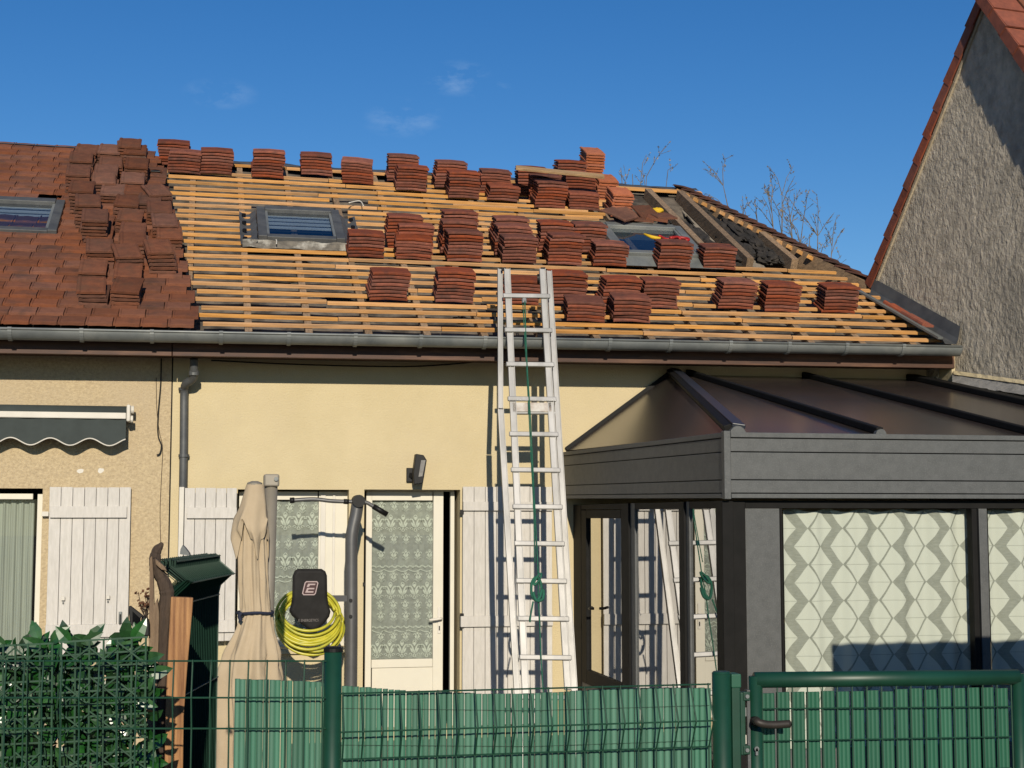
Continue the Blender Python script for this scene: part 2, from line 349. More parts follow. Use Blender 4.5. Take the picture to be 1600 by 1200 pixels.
wx0, wx1, wz0, wz1 = PX(371), PX(545), PZ(1012), PZ(765)
dx0, dx1, dz1 = PX(569), PX(719), PZ(765, 640)
wall_openings(MB(), XS, 6.95, 0, ZT, YW, .28, [(wx0, wx1, wz0, wz1), (dx0, dx1, .1, dz1)]).build('wall', M_cream, house)
lx1, lz1 = PX(66), PZ(763, 30)
wall_openings(MB(), -6.5, XS - .012, 0, ZT, YW - .004, .28, [(lx1 - 1.5, lx1, .2, lz1)]).build('wall', M_beige, left_house)
MB().box((XS - .012, YW + .012, 0), (XS, YW + .2, ZT)).build('expansion_joint', M_dark, house)
MB().box((XS, 20.6, 0), (6.4, 20.8, 3.4)).build('rear_wall', M_cream, house)
MB().box((-6.5, 20.6, 0), (XS - .01, 20.8, 3.4)).build('rear_wall', M_beige, left_house)
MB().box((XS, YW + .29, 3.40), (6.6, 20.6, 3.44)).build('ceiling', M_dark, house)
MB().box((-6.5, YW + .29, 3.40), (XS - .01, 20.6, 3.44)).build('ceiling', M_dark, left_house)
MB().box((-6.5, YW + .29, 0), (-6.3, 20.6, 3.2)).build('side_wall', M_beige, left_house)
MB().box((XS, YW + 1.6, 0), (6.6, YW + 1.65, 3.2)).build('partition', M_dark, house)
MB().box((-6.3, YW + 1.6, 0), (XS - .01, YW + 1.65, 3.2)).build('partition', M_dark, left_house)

# fascia board, soffit, gutter, downpipe
fl, fr = at_y(-60, 551, 12.44), at_y(1492, 575.5, 12.44)
def fz(X): return fl.z + (fr.z - fl.z) * (X - fl.x) / (fr.x - fl.x)
def fascia(xa, xb, par):
    MB().hexa([(xa, 12.44, fz(xa)), (xb, 12.44, fz(xb)), (xb, 12.47, fz(xb)), (xa, 12.47, fz(xa))],
              [(xa, 12.44, fz(xa) + .21), (xb, 12.44, fz(xb) + .21), (xb, 12.47, fz(xb) + .21), (xa, 12.47, fz(xa) + .21)]).build('fascia_board', M_brown, par, bevel=.004)
    n = 4
    for k in range(n):
        y0 = 12.472 + k * (YW - 12.48) / n; y1 = y0 + (YW - 12.48) / n - .004
        MB().hexa([(xa, y0, fz(xa) + .03), (xb, y0, fz(xb) + .03), (xb, y1, fz(xb) + .03), (xa, y1, fz(xa) + .03)],
                  [(xa, y0, fz(xa) + .05), (xb, y0, fz(xb) + .05), (xb, y1, fz(xb) + .05), (xa, y1, fz(xa) + .05)]).build('soffit_board', M_brown, par)
fascia(-6.4, XS - .006, left_house); fascia(XS, fr.x, house)
gl, gr = at_y(0, 513, 12.22), at_y(1503, 541.5, 12.22)
def gz(X): return gl.z + (gr.z - gl.z) * (X - gl.x) / (gr.x - gl.x)
gut = thing('roof_gutter', 'long grey zinc half-round gutter running under the roof edge of both houses', 'gutter', (1, 12.3, gz(1) - .08))
GY, GR = 12.30, .082
mb = MB()
def gsec(X, r, a): return Vector((X, GY - r * math.cos(a), gz(X) - r * math.sin(a)))
mb.grid(lambda u, v: gsec(-6 + u * (gr.x + 6), GR, v * math.pi), 30, 12)
mb.grid(lambda u, v: gsec(-6 + u * (gr.x + 6), GR - .004, v * math.pi), 30, 12)
mb.build('trough', M_zinc, gut, smooth=True)
ptube('rolled_rim', [(-6, GY - GR, gz(-6)), (gr.x, GY - GR, gz(gr.x))], .011, M_zinc, gut)
MB().prism([gsec(gr.x + .001, GR, math.pi * k / 12) for k in range(13)], (.006, 0, 0)).build('end_cap', M_zinc, gut)
X = PX(12, 530, 12.22) - .55 * 8
while X < gr.x - .05:
    b_ = MB()
    for k in range(12):
        a0, a1 = math.pi * k / 12, math.pi * (k + 1) / 12
        b_.hexa([gsec(X - .016, GR + .001, a0), gsec(X + .016, GR + .001, a0), gsec(X + .016, GR + .010, a0), gsec(X - .016, GR + .010, a0)],
                [gsec(X - .016, GR + .001, a1), gsec(X + .016, GR + .001, a1), gsec(X + .016, GR + .010, a1), gsec(X - .016, GR + .010, a1)])
    b_.tube([(X - .016, GY - GR, gz(X)), (X + .016, GY - GR, gz(X))], .015, 8)
    b_.build('gutter_bracket', M_zinc, gut, smooth=False); X += .5515
dp = thing('downpipe', 'dark grey drainpipe with a swan-neck bend beside the party line', 'downpipe', (PX(288), YW - .06, 0))
pts = spline([at_y(303, 560, 12.62), at_y(303, 580, 12.66), at_y(301, 592, 12.72), at_y(291, 599, 12.78), at_y(288, 610, 12.85), at_y(287.5, 640, 12.86)], 6)
pts += [at_y(287, 700, 12.86), Vector((at_y(287, 765, 12.86).x, 12.86, .02))]
ptube('pipe', pts, .035, M_zincd, dp, n=14)
for py in (712, 608):
    c = at_y(287.3, py, 12.86); MB().tube([c - UPZ * .012, c + UPZ * .012], .046, 14).build('pipe_collar', M_zincd, dp, smooth=False)
c = at_y(303, 583, 12.67); MB().tube([c - UPZ * .02, c + UPZ * .02], .043, 14).build('pipe_collar', M_zincd, dp)

# ================================================================== roof of the cream house
gx0 = at_y(1503, 545, 12.35); Wc = roof(1364, 447); Rc = roof(1083, 293.5); Ec = roof(1490, 531)
def XRr(Y):
    if Y <= Wc.y: return Ec.x + (Wc.x - Ec.x) * (Y - Ec.y) / (Wc.y - Ec.y)
    return Wc.x + (Rc.x - Wc.x) * (Y - Wc.y) / (Rc.y - Wc.y)
def px_bound(py): return 243 + (py - 250) * (304 - 243) / (512 - 250)
NB = 25
rowY = [YE + k * (YR - .12 - YE) / NB for k in range(NB + 1)]
gauge = rowY[1] - rowY[0]
roofp = MB().grid(lambda u, v: (lambda Y: (lambda X: Vector((X, Y, zroof(X, Y) - .105 + .02 * mnoise.noise(Vector((X * 4, Y * 4, 0))) - (.10 if X > x_at(985, Y) and 14.1 < Y < 16.2 else 0))))(-.2 + (x_at(px_bound(proj(Vector((0, Y, zroof(0, Y))))[1]), Y) + .2 - .25) + u * (XRr(Y) - .06 - x_at(px_bound(proj(Vector((0, Y, zroof(0, Y))))[1]), Y) + .25)))(12.40 + v * (YR - 12.42)), 70, 40).build('roof', M_under, house, smooth=True, label='stripped roof slope with pale battens over dark torn underlay')
# rafters under the battens
BATT_H, BATT_W = .025, .034
def roof_bar(name, Xa, Ya, Xb, Yb, hc, wd, ht, m, par):
    A = roof_frame(Xa, Ya, hc); B = roof_frame(Xb, Yb, hc)
    n = A.col[2].to_3d()
    return MB().bar(A.translation, B.translation, wd, ht, n).build(name, m, par)
Xr = x_at(262, 14.0) - .3
while Xr < 6.5:
    # the upper end stops at the hip or the ridge
    top = YR - .1
    while top > 12.6 and XRr(top) < Xr + .08: top -= .05
    bare = x_at(1010, 15) < Xr
    if top > 12.9:
        if bare:
            roof_bar('rafter', Xr, 12.40, Xr, min(top, 14.0), -.058, .06, .055, M_rafter, roofp)
        else: roof_bar('rafter', Xr, 12.40, Xr, top, -.058, .06, .055, M_rafter, roofp)
    Xr += .505
# two bare rafters in the opened bay and the boards between
for (a, b) in (((1012, 304), (1186, 413)), ((1062, 307), (1240, 414)), ((1190, 372), (1268, 414))):
    A, B = roof(a[0], a[1], -.03), roof(b[0], b[1], -.03)
    roof_bar('rafter', A.x, A.y, A.x + .04, B.y - .05, -.03, .075, .14, M_rafter, roofp)
for (px, py) in ((1075, 325), (1095, 345), (1000, 312), (1165, 405), (1120, 375)):
    P = roof(px, py, -.13); M = roof_frame(P.x, P.y, -.13) @ Matrix.Rotation(rnd.uniform(-.05, .05), 4, 'Z')
    MB().mbox(M, (-.13, -.42, 0), (.13, .42, .02)).build('sarking_board', M_board, roofp)
def clump(name, px, py, h, sx, sy, sz, m, par, seed):
    P = roof(px, py, h); M = roof_frame(P.x, P.y, h)
    def fn(u, v):
        th = u * 2 * math.pi; ph = (v - .5) * math.pi
        d = Vector((math.cos(ph) * math.cos(th), math.cos(ph) * math.sin(th), math.sin(ph)))
        k = 1 + .55 * mnoise.noise(d * 2.3 + Vector((seed, 0, 0))) + .3 * mnoise.noise(d * 6 + Vector((0, seed, 0)))
        return M @ Vector((d.x * sx * k, d.y * sy * k, d.z * sz * k))
    return MB().grid(fn, 22, 14).build(name, m, par)
for k, (px, py, sx, sy, sz) in enumerate(((1075, 365, .10, .3, .07), (1105, 385, .09, .25, .06), (1140, 378, .10, .3, .07), (1165, 395, .1, .22, .06), (1200, 405, .11, .15, .06), (1120, 352, .07, .3, .05), (1085, 392, .1, .2, .06), (1045, 345, .07, .2, .05), (1150, 408, .12, .1, .05), (1185, 385, .08, .2, .05), (1095, 372, .09, .3, .05), (1150, 360, .08, .35, .04), (1175, 372, .09, .3, .05), (1215, 395, .1, .25, .05), (1065, 385, .1, .25, .06), (1130, 398, .12, .2, .06), (1100, 330, .07, .3, .04), (1230, 408, .12, .12, .04), (1060, 352, .08, .25, .05))):
    clump('torn_felt', px, py, -.06, sx, sy, sz, M_felt, roofp, k * 3.7)
for k in range(26):                                     # scraps of old felt between the battens
    px = rnd.uniform(320, 1330); py = rnd.uniform(395, 505)
    if py < 430 and px > 1150: continue
    clump('torn_felt', px, py, -.075, rnd.uniform(.06, .2), rnd.uniform(.03, .07), .022, M_felt, roofp, 50 + k)

SKY1, SKY2 = (392, 546, 322, 381), (938, 1092, 346, 396)
def batten(Xa, Xb, Y, jit=0, m=M_batten, wd=BATT_W, par=None):
    if Xb - Xa < .06: return
    wd *= rnd.uniform(.85, 1.2)
    A = roof_frame(Xa, Y + rnd.uniform(-.014, .014), -BATT_H / 2 + rnd.uniform(0, .004)); B = roof_frame(Xb, Y + rnd.uniform(-.014, .014), -BATT_H / 2 + rnd.uniform(0, .004))
    MB().bar(A.translation, B.translation, wd, BATT_H, A.col[2].to_3d()).build('batten', m, par or roofp)
for k, Y in enumerate(rowY):
    if k == NB - 1: continue
    py = proj(Vector((1, Y, zroof(1, Y))))[1]
    pl = px_bound(py) + (2 if k % 2 else 14) + rnd.uniform(-4, 3) - (8 if k % 2 else 0)
    xl = x_at(pl, Y); xr = XRr(Y) - (.1 if Y < Wc.y else .12)
    spans = [(xl, xr)]
    def cut(spans, a, b):
        o = []
        for (p, q) in spans:
            if b <= p or a >= q: o.append((p, q)); continue
            if a > p: o.append((p, a))
            if b < q: o.append((b, q))
        return o
    yl = lambda px: proj(Vector((x_at(px, Y), Y, zroof(x_at(px, Y), Y))))[1]
    y1 = yl(470)
    if SKY1[2] < y1 < SKY1[3] + 2: spans = cut(spans, x_at(393, Y), x_at(543, Y))
    y2 = yl(1040)
    if y2 < 407: spans = cut(spans, x_at((935 if y2 > 346 else 948) + rnd.uniform(-3, 4), Y), 9)
    elif y2 < 409: pass
    if k == 19: spans = cut(spans, x_at(515, Y), x_at(575, Y))
    for (p, q) in spans:
        cuts = [p]; x = p + rnd.uniform(1.2, 2.6)
        while x < q - .5: cuts.append(x); x += rnd.uniform(1.4, 3.0)
        cuts.append(q)
        for a, b in zip(cuts, cuts[1:]):
            if k == 3 and 3.4 < a < 3.9: b -= .2
            batten(a + .003, b - .003, Y)
batten(x_at(958, YR - .13), x_at(1096, YR - .13), YR - .13, wd=.07)
for k in range(7):                                       # doubled old battens and offcuts near the top
    Y = YR - .25 - rnd.random() * 1.2; a = rnd.uniform(360, 900); batten(x_at(a, Y), x_at(a + rnd.uniform(40, 120), Y), Y + gauge * .45)
Y = rowY[13]; A = roof(600, 333, .02); B = roof(925, 345, .02)
# ridge felt, lumpy
rf = MB().grid(lambda u, v: (lambda X: Vector((X, YR - .05 + v * .34, zroof(X, YR - .05) + .045 - abs(v - .35) * .16 + .02 * mnoise.noise(Vector((X * 5, v * 3, 2)))))) (x_at(232, YR) + u * (Rc.x + .05 - x_at(232, YR))), 90, 6)
rf.build('ridge_felt', M_zincd, roofp, smooth=True)
# far slope and hip slope of the same roof (behind what is seen)
MB().quad((-6.5, YR + .2, zroof(-3, YR) - .06), (Rc.x, YR + .2, zroof(Rc.x, YR) - .06), (Rc.x + 1.2, 20.8, 3.3), (-6.5, 20.8, 3.3)).build('rear_slope', M_under, house)
hipd = Vector((.62, .35, -.42))
MB().quad(Rc - UPZ * .07, Wc - UPZ * .07, Wc + hipd * .6 - UPZ * .07, Rc + hipd * 3.2 - UPZ * .07).build('hip_slope', M_under, house)

# ------------------------------------------------------------------ the tile
def tile_mesh(name, m, Wd=.235, Ln=.345, T=.0138, flat=False):
    prof = [(-.5, .0), (-.47, .006), (-.43, .006), (-.40, .0), (-.05, .003), (.05, .003), (.40, .0), (.46, .002), (.5, .003)] if flat else [(-.5, -.003), (-.465, .005), (-.40, .007), (-.34, .0), (-.05, .004), (.05, .004), (.33, .0), (.42, .006), (.5, -.002)]
    mb = MB(); n = len(prof)
    for y, dz in ((0, -.004), (.02, 0), (Ln * .5, 0 if flat else .006), (Ln - .02, 0), (Ln, -.004)):
        for (x, z) in prof: mb.v.append(Vector((x * Wd, y, z + T + dz)))
        for i, (x, z) in enumerate(prof):
            lug = -.008 if (y < .01 and i in (1, 2, 4, 5, 7) and not flat) else (-.003 if y < .03 else 0)
            mb.v.append(Vector((x * Wd, y, z + lug + dz)))
    S = 2 * n
    for r in range(4):
        for i in range(n - 1):
            a = r * S + i; b = a + S
            mb.f.append((a, a + 1, b + 1, b)); mb.f.append((a + n, b + n, b + n + 1, a + n + 1))
        for i in (0, n - 1):
            a = r * S + i; mb.f.append((a, a + S, a + S + n, a + n))
    for r in (0, 4):
        for i in range(n - 1): mb.f.append((r * S + i, r * S + i + 1, r * S + i + 1 + n, r * S + i + n))
    return mb.mesh(name, m)
T_laid = tile_mesh('tile', M_tile, flat=True, T=.020, Wd=.2105); T_stack = tile_mesh('tile', M_tile2); T_pile = tile_mesh('tile', M_tile3); T_or = tile_mesh('tile', M_orange); T_dark = tile_mesh('tile', M_darktile)
T_red = T_stack

# tiled roof of the beige house
rl = MB().grid(lambda u, v: (lambda Y: (lambda X: Vector((X, Y, zroof(X, Y) - .05)))(-6.5 + u * (x_at(px_bound(proj(Vector((0, Y, zroof(0, Y))))[1]), Y) - .12 + 6.5)))(12.36 + v * (YR - 12.36)), 6, 12).build('roof', M_dark, left_house, label='brown interlocking tile roof slope')
row = 0; Y = 12.30
far_tiles = MB()
while Y < YR - .1:
    py = proj(Vector((-1, Y, zroof(-1, Y))))[1]
    xe = x_at(px_bound(py), Y)
    off = .108 if row % 2 else 0
    X = xe - .12 + off * .55 + rnd.uniform(-.006, .006)
    lim = x_at(-60, Y)
    while X > lim:
        P = Vector((X, Y + .1, zroof(X, Y + .1))); q = proj(P)
        M = roof_frame(X, Y, .052 + rnd.uniform(0, .004)) @ Matrix.Rotation(rnd.uniform(-.010, .010), 4, 'Z') @ Matrix.Rotation(-.128 + rnd.uniform(-.005, .005), 4, 'X') @ Matrix.Rotation(rnd.uniform(-.006, .006), 4, 'Y')
        in_sky = q[0] < 94 and 314 < q[1] < 350
        if not in_sky: place('tile', T_laid, M, rl)
        X -= .2160
    Y += .1615; row += 1
MB().grid(lambda u, v: (lambda X_: Vector((X_, YR - .10 + v * .3, zroof(X_, YR) + .02 + .035 * math.sin(v * 3.1))))(-6.5 + u * (x_at(150, YR) + 6.5)), 20, 5).build('ridge_capping', M_zinc, rl, smooth=True)
# rows beyond the left edge of the picture, one mass
mass = MB()
for k in range(row):
    Yk = 12.30 + k * .1615; x1 = x_at(-60, Yk) + .03
    A = roof_frame(-6.4, Yk, .046); B = roof_frame(x1, Yk, .046); C = roof_frame(x1, Yk + .3, .0); D = roof_frame(-6.4, Yk + .3, .0)
    n = A.col[2].to_3d() * .018
    a = [M.translation for M in (A, B, C, D)]; mass.hexa(a, [p + n for p in a])
setp(mass.build('tile_courses', M_tile, rl), kind='stuff')

# hip edge: dark tiles of the other slope seen on edge, with batten ends under them
A0, B0 = roof(1062, 296), roof(1352, 441)
for k in range(19):
    P = A0.lerp(B0, (k + .3) / 19)
    d = (B0 - A0).normalized(); side = Vector((.80, .50, -.30)).normalized()
    zz = side.cross(-d).normalized()
    if zz.z < 0: zz = -zz
    yy = zz.cross(side).normalized()
    M = Matrix((side, yy, zz)).transposed().to_4x4(); M.translation = P + UPZ * .02 + side * .08
    place('hip_tile', T_dark, M @ Matrix.Rotation(-.16, 4, 'X') @ Matrix.Translation((0, -.2, .01)), roofp)
    if k < 15:
        MB().bar(P + Vector((-.075, -.045, -.012)), P + side * .12 - UPZ * .03, .05, .04, zz).build('batten_end', M_batten, roofp)
MB().bar(A0 + Vector((.0, .0, -.15)), B0 + Vector((.0, .0, -.15)), .08, .30).build('hip_rafter', M_rafter, roofp)

# valley flashing against the neighbour's wall
gd = Vector((Wc.x - gx0.x, Wc.y - gx0.y, 0)).normalized(); gn = Vector((-gd.y, gd.x, 0)); GO = Vector((gx0.x, gx0.y, 0))
if gn.x > 0: gn = -gn
print('gable rotation', math.degrees(math.atan2(-gd.x, gd.y)))
def gab(px, py, off=0.0):
    d = ray(px, py); o = GO + gn * off
    t = (o - CAM).dot(gn) / d.dot(gn); return CAM + d * t
V0, V1 = gab(1364, 452, .02), gab(1501, 530, .02)
fl_ = thing('valley_flashing', 'grey zinc valley flashing between the stripped roof and the roughcast wall', 'flashing', V1)
mb = MB()
for (o, z) in (((.0, .11), (.02, -.02)), ((.02, -.02), (.16, -.05)), ((.16, -.05), (.22, .01))):
    pass
sec = [(.0, .12), (.025, .0), (.05, -.05), (.17, -.05), (.215, .012)]
mb.grid(lambda u, v: V0.lerp(V1, u) + gn * sec[int(round(v * 4))][0] + UPZ * sec[int(round(v * 4))][1], 12, 4).build('channel', M_zincd, fl_)
MB().bar(V0 + gn * .22 + UPZ * .0, V1 + gn * .22, .05, .02, gn.cross(gd) if False else UPZ).build('edge_strip', M_zinc, fl_)
for (pa, pb) in (((1388, 478), (1420, 498)), ((1416, 494), (1450, 513))):
    a, b = gab(*pa, .16), gab(*pb, .16)
    mb = MB().bar(a + UPZ * .02, b + UPZ * .02, .13, .02); mb.tube([a + UPZ * .035 + gn * .04, b + UPZ * .035 + gn * .04], .022, 8); mb.build('edge_tile', M_vergetile, fl_)

# ------------------------------------------------------------------ stacks of tiles on the battens
def stack(lab, px0, px1, pyb, n, mesh=T_stack, wedge=1.1, skew=0.0, rot=0.0, end_on=False, group='tile stacks on the stripped roof', h0=.004, step=.0335):
    pc = (px0 + px1) / 2; P = roof(pc, pyb, h0); Fm = roof_frame(P.x, P.y, h0)
    t = thing('tile_stack', lab, 'tile stack', P, group)
    dx = dy = 0; rz = rot + rnd.uniform(-1.5, 1.5)
    for i in range(n):
        dx = dx * .8 + rnd.uniform(-.011, .011) + skew * .004; dy = dy * .8 + rnd.uniform(-.007, .007)
        z = i * step + rnd.uniform(0, .002)
        rr = R(rz + rnd.uniform(-1.6, 1.6))
        if rnd.random() < .07: rr += R(rnd.uniform(-5, 5))
        if end_on:
            M = Fm @ Matrix.Translation((dx, dy, z)) @ Matrix.Rotation(rr, 4, 'Z') @ Matrix.Rotation(R(-wedge * i * .3), 4, 'X')
        else:
            M = Fm @ Matrix.Translation((dx, .118 + dy, z)) @ Matrix.Rotation(rr, 4, 'Z') @ Matrix.Translation((0, .117, -.004 * i)) @ Matrix.Rotation(R(-wedge * i), 4, 'X') @ Matrix.Translation((0, -.117, .004 * i * 0)) @ Matrix.Rotation(R(rnd.uniform(-.7, .7)), 4, 'Y') @ Matrix.Rotation(R(90), 4, 'Z') @ Matrix.Translation((0, -.172, 0))
        o = place('tile', mesh, M, t)
    return t
rows = {
 'ridge': [(249, 295, 258, 9), (263, 311, 270, 8), (313, 362, 271, 9), (395, 444, 277, 10), (471, 518, 273, 8), (534, 587, 286, 9, 1.5), (606, 652, 283, 10), (620, 667, 297, 9), (678, 726, 293, 10), (697, 749, 309, 11), (748, 800, 303, 9), (764, 811, 313, 6), (805, 858, 306, 12), (828, 876, 314, 11), (834, 884, 324, 10), (868, 914, 300, 13), (882, 928, 312, 10), (891, 940, 328, 7, .6)],
 'middle': [(541, 600, 401, 8), (606, 661, 388, 12), (622, 677, 397, 11), (621, 680, 405, 8, 2.2), (686, 742, 385, 13), (686, 746, 396, 12), (697, 753, 408, 11), (767, 822, 385, 11), (772, 828, 398, 10), (781, 841, 410, 9), (842, 896, 393, 11), (856, 911, 413, 10), (893, 945, 394, 10), (925, 979, 415, 8), (1025, 1080, 419, 9), (1096, 1150, 420, 8)],
 'lower': [(576, 637, 469, 9), (679, 741, 472, 10), (787, 841, 475, 8), (858, 911, 475, 10), (885, 955, 502, 7, 1.6), (935, 997, 484, 10), (955, 1017, 503, 8), (1001, 1061, 481, 9), (1117, 1181, 482, 9), (1191, 1252, 487, 9), (1280, 1341, 488, 9)],
}
for rn, lst in rows.items():
    for i, e in enumerate(lst):
        a, b, yb, n = e[:4]; n = max(4, round(n * .86)); sk = e[4] if len(e) > 4 else rnd.uniform(-.3, .3)
        stack('stack of %s red roof tiles, %s from the tiled roof in the %s row' % (NUM.get(n, 'thirteen'), ORD[i], rn), a, b, yb, n, skew=-sk if len(e) > 4 else sk, wedge=.45 if len(e) > 4 else 1.1, rot=-5 if len(e) > 4 and sk > 1 else 0)
for (a, b, yb, n, nm) in ((912, 945, 276, 9, 'topmost orange tile stack standing end-on at the end of the plank'), (934, 965, 312, 7, 'orange tile stack end-on below the plank beside the ridge felt'), (952, 986, 338, 8, 'orange tile stack end-on above the second skylight')):
    stack(nm, a, b, yb, n, mesh=T_or, end_on=True, wedge=1.0, step=.034)
# the heap on the tiled part
heap = [('left', [(132, 223, 6), (135, 236, 6), (123, 256, 7), (133, 279, 8), (143, 300, 8), (154, 321, 8), (158, 337, 3), (160, 353, 3), (159, 372, 4), (147, 406, 3), (148, 432, 5)]),
        ('middle', [(170, 223, 6), (174, 242, 5), (163, 255, 5), (167, 269, 5), (179, 287, 4), (196, 305, 4), (199, 325, 5), (211, 346, 5), (209, 361, 5), (204, 379, 5, 14), (199, 412, 4), (198, 433, 5)]),
        ('right', [(206, 213, 8), (214, 223, 7), (212, 245, 6), (211, 268, 5), (211, 286, 4), (248, 287, 5, 18), (235, 301, 4), (249, 314, 5), (258, 334, 5), (265, 353, 4), (256, 373, 7, 12)])]
for cn, lst in heap:
    for i, e in enumerate(lst):
        px, py, n = e[:3]; r = (e[3] if len(e) > 3 else rnd.uniform(-4, 5))
        H = n * .034 + .05
        P = roof(px, py, H); Fm = roof_frame(P.x, P.y - .15, .046)
        t = thing('tile_stack', 'stack of %s brown tiles heaped on the tiled roof, %s down the %s file' % (NUM[n], ORD[i], cn), 'tile stack', Fm.translation, 'tile heap on the tiled roof')
        dx = dy = 0
        for j in range(n):
            dx += rnd.uniform(-.012, .012); dy += rnd.uniform(-.009, .009)
            M = Fm @ Matrix.Translation((dx, dy, j * .034)) @ Matrix.Rotation(R(r * (j / n) + rnd.uniform(-2.5, 2.5)), 4, 'Z') @ Matrix.Rotation(R(rnd.uniform(-.8, .8)), 4, 'X')
            o = place('tile', T_pile, M, t)
        if (px, py) in ((158, 337),):
            MB().prism([M @ Vector((.035 * math.cos(a), .02 + .045 * math.sin(a), .034)) for a in frange(0, math.pi, 9)], (0, 0, .004)).build('vent_opening', M_black, t)
            MB().tube([M @ Vector((.045 * math.cos(a), .02 + .055 * math.sin(a), .034)) for a in frange(0, math.pi, 9)], .009, 6).build('vent_hood', M_tile3, t)
P = roof(243, 273, .05); M = roof_frame(P.x, P.y, .075)
vt = thing('vent_tile', 'single brown tile with a black half-round vent at the batten edge of the heap', 'tile', P)
place('tile', T_pile, M @ Matrix.Translation((0, -.1, -.02)), vt)
MB().prism([M @ Vector((.05 * math.cos(a), .06 * math.sin(a), .018)) for a in frange(0, math.pi, 9)], (0, 0, .006)).build('vent_opening', M_black, vt)
MB().tube([M @ Vector((.06 * math.cos(a), .07 * math.sin(a), .018)) for a in frange(0, math.pi, 9)], .012, 6).build('vent_hood', M_tile3, vt)

# broken tiles over the second skylight, loose things
for k, (px, py, rz, rx) in enumerate(((985, 340, 25, 8), (1000, 345, -10, -12), (1012, 341, 12, 10), (1024, 346, -20, -5), (1034, 345, 8, -8), (972, 346, 40, 4))):
    P = roof(px, py, .1); M = roof_frame(P.x, P.y, .11 + .012 * k) @ Matrix.Rotation(R(rz), 4, 'Z') @ Matrix.Rotation(R(rx), 4, 'X') @ Matrix.Translation((0, -.1, 0))
    tt = thing('loose_tile', 'loose brown tile in the slumped heap over the second skylight', 'tile', P, 'slumped tiles over the second skylight'); place('tile', T_pile, M, tt)
a, b = roof(806, 262, .40), roof(944, 276, .40)
MB().bar(a, b, .12, .025, roof_frame(3, 16).col[2].to_3d()).build('plank', mat('weathered_plank', (.46, .30, .15), (.27, .17, .085), scale=6, rough=.85, stretch=(.6, 8, 8), bump=.002, bscale=40), label='short weathered plank lying across the tile stacks near the ridge', cat='plank', bevel=.003)
def blob(M, sx, sy, sz, seed, amp=.35):
    def fn(u, v):
        th = u * 2 * math.pi; ph = (v - .5) * math.pi
        d = Vector((math.cos(ph) * math.cos(th), math.cos(ph) * math.sin(th), math.sin(ph))); k = 1 + amp * mnoise.noise(d * 2 + Vector((seed, 0, 0)))
        return M @ Vector((d.x * sx * k, d.y * sy * k, d.z * sz * k))
    return MB().grid(fn, 18, 12)
P = roof(1024, 330, .13); g = blob(roof_frame(P.x, P.y, .16), .07, .05, .028, 3)
for k in range(4): g.tube([roof_frame(P.x, P.y, .165) @ Vector((-.05, -.02 + k * .018, 0)), roof_frame(P.x, P.y, .165) @ Vector((-.11 - .01 * (k % 2), -.025 + k * .02, -.008))], .011, 6)
g.build('work_glove', M_yel, smooth=True, label='bright yellow work glove lying above the second skylight', cat='glove')
hm = thing('tool_lanyard', 'red handled tool and straps lying on the second skylight glass', 'tool', roof(1050, 375, .12))
P = roof(1045, 374, .13); Mh = roof_frame(P.x, P.y, .13)
ptube('strap', [Mh @ Vector((.12 * math.cos(a) - .02, .07 * math.sin(a), .02 + .02 * math.sin(3 * a))) for a in frange(0, 2.6, 12)], .014, M_red, hm)
ptube('strap', [Mh @ Vector((.1 + .1 * math.cos(a), .03 + .05 * math.sin(a), .02)) for a in frange(-1, 2.8, 12)], .017, M_red, hm)
ptube('handle', [Mh @ Vector((-.12, -.02, .03)), Mh @ Vector((-.2, .02, .03)), Mh @ Vector((-.27, .09, .04))], [.018, .02, .01], M_yel, hm)

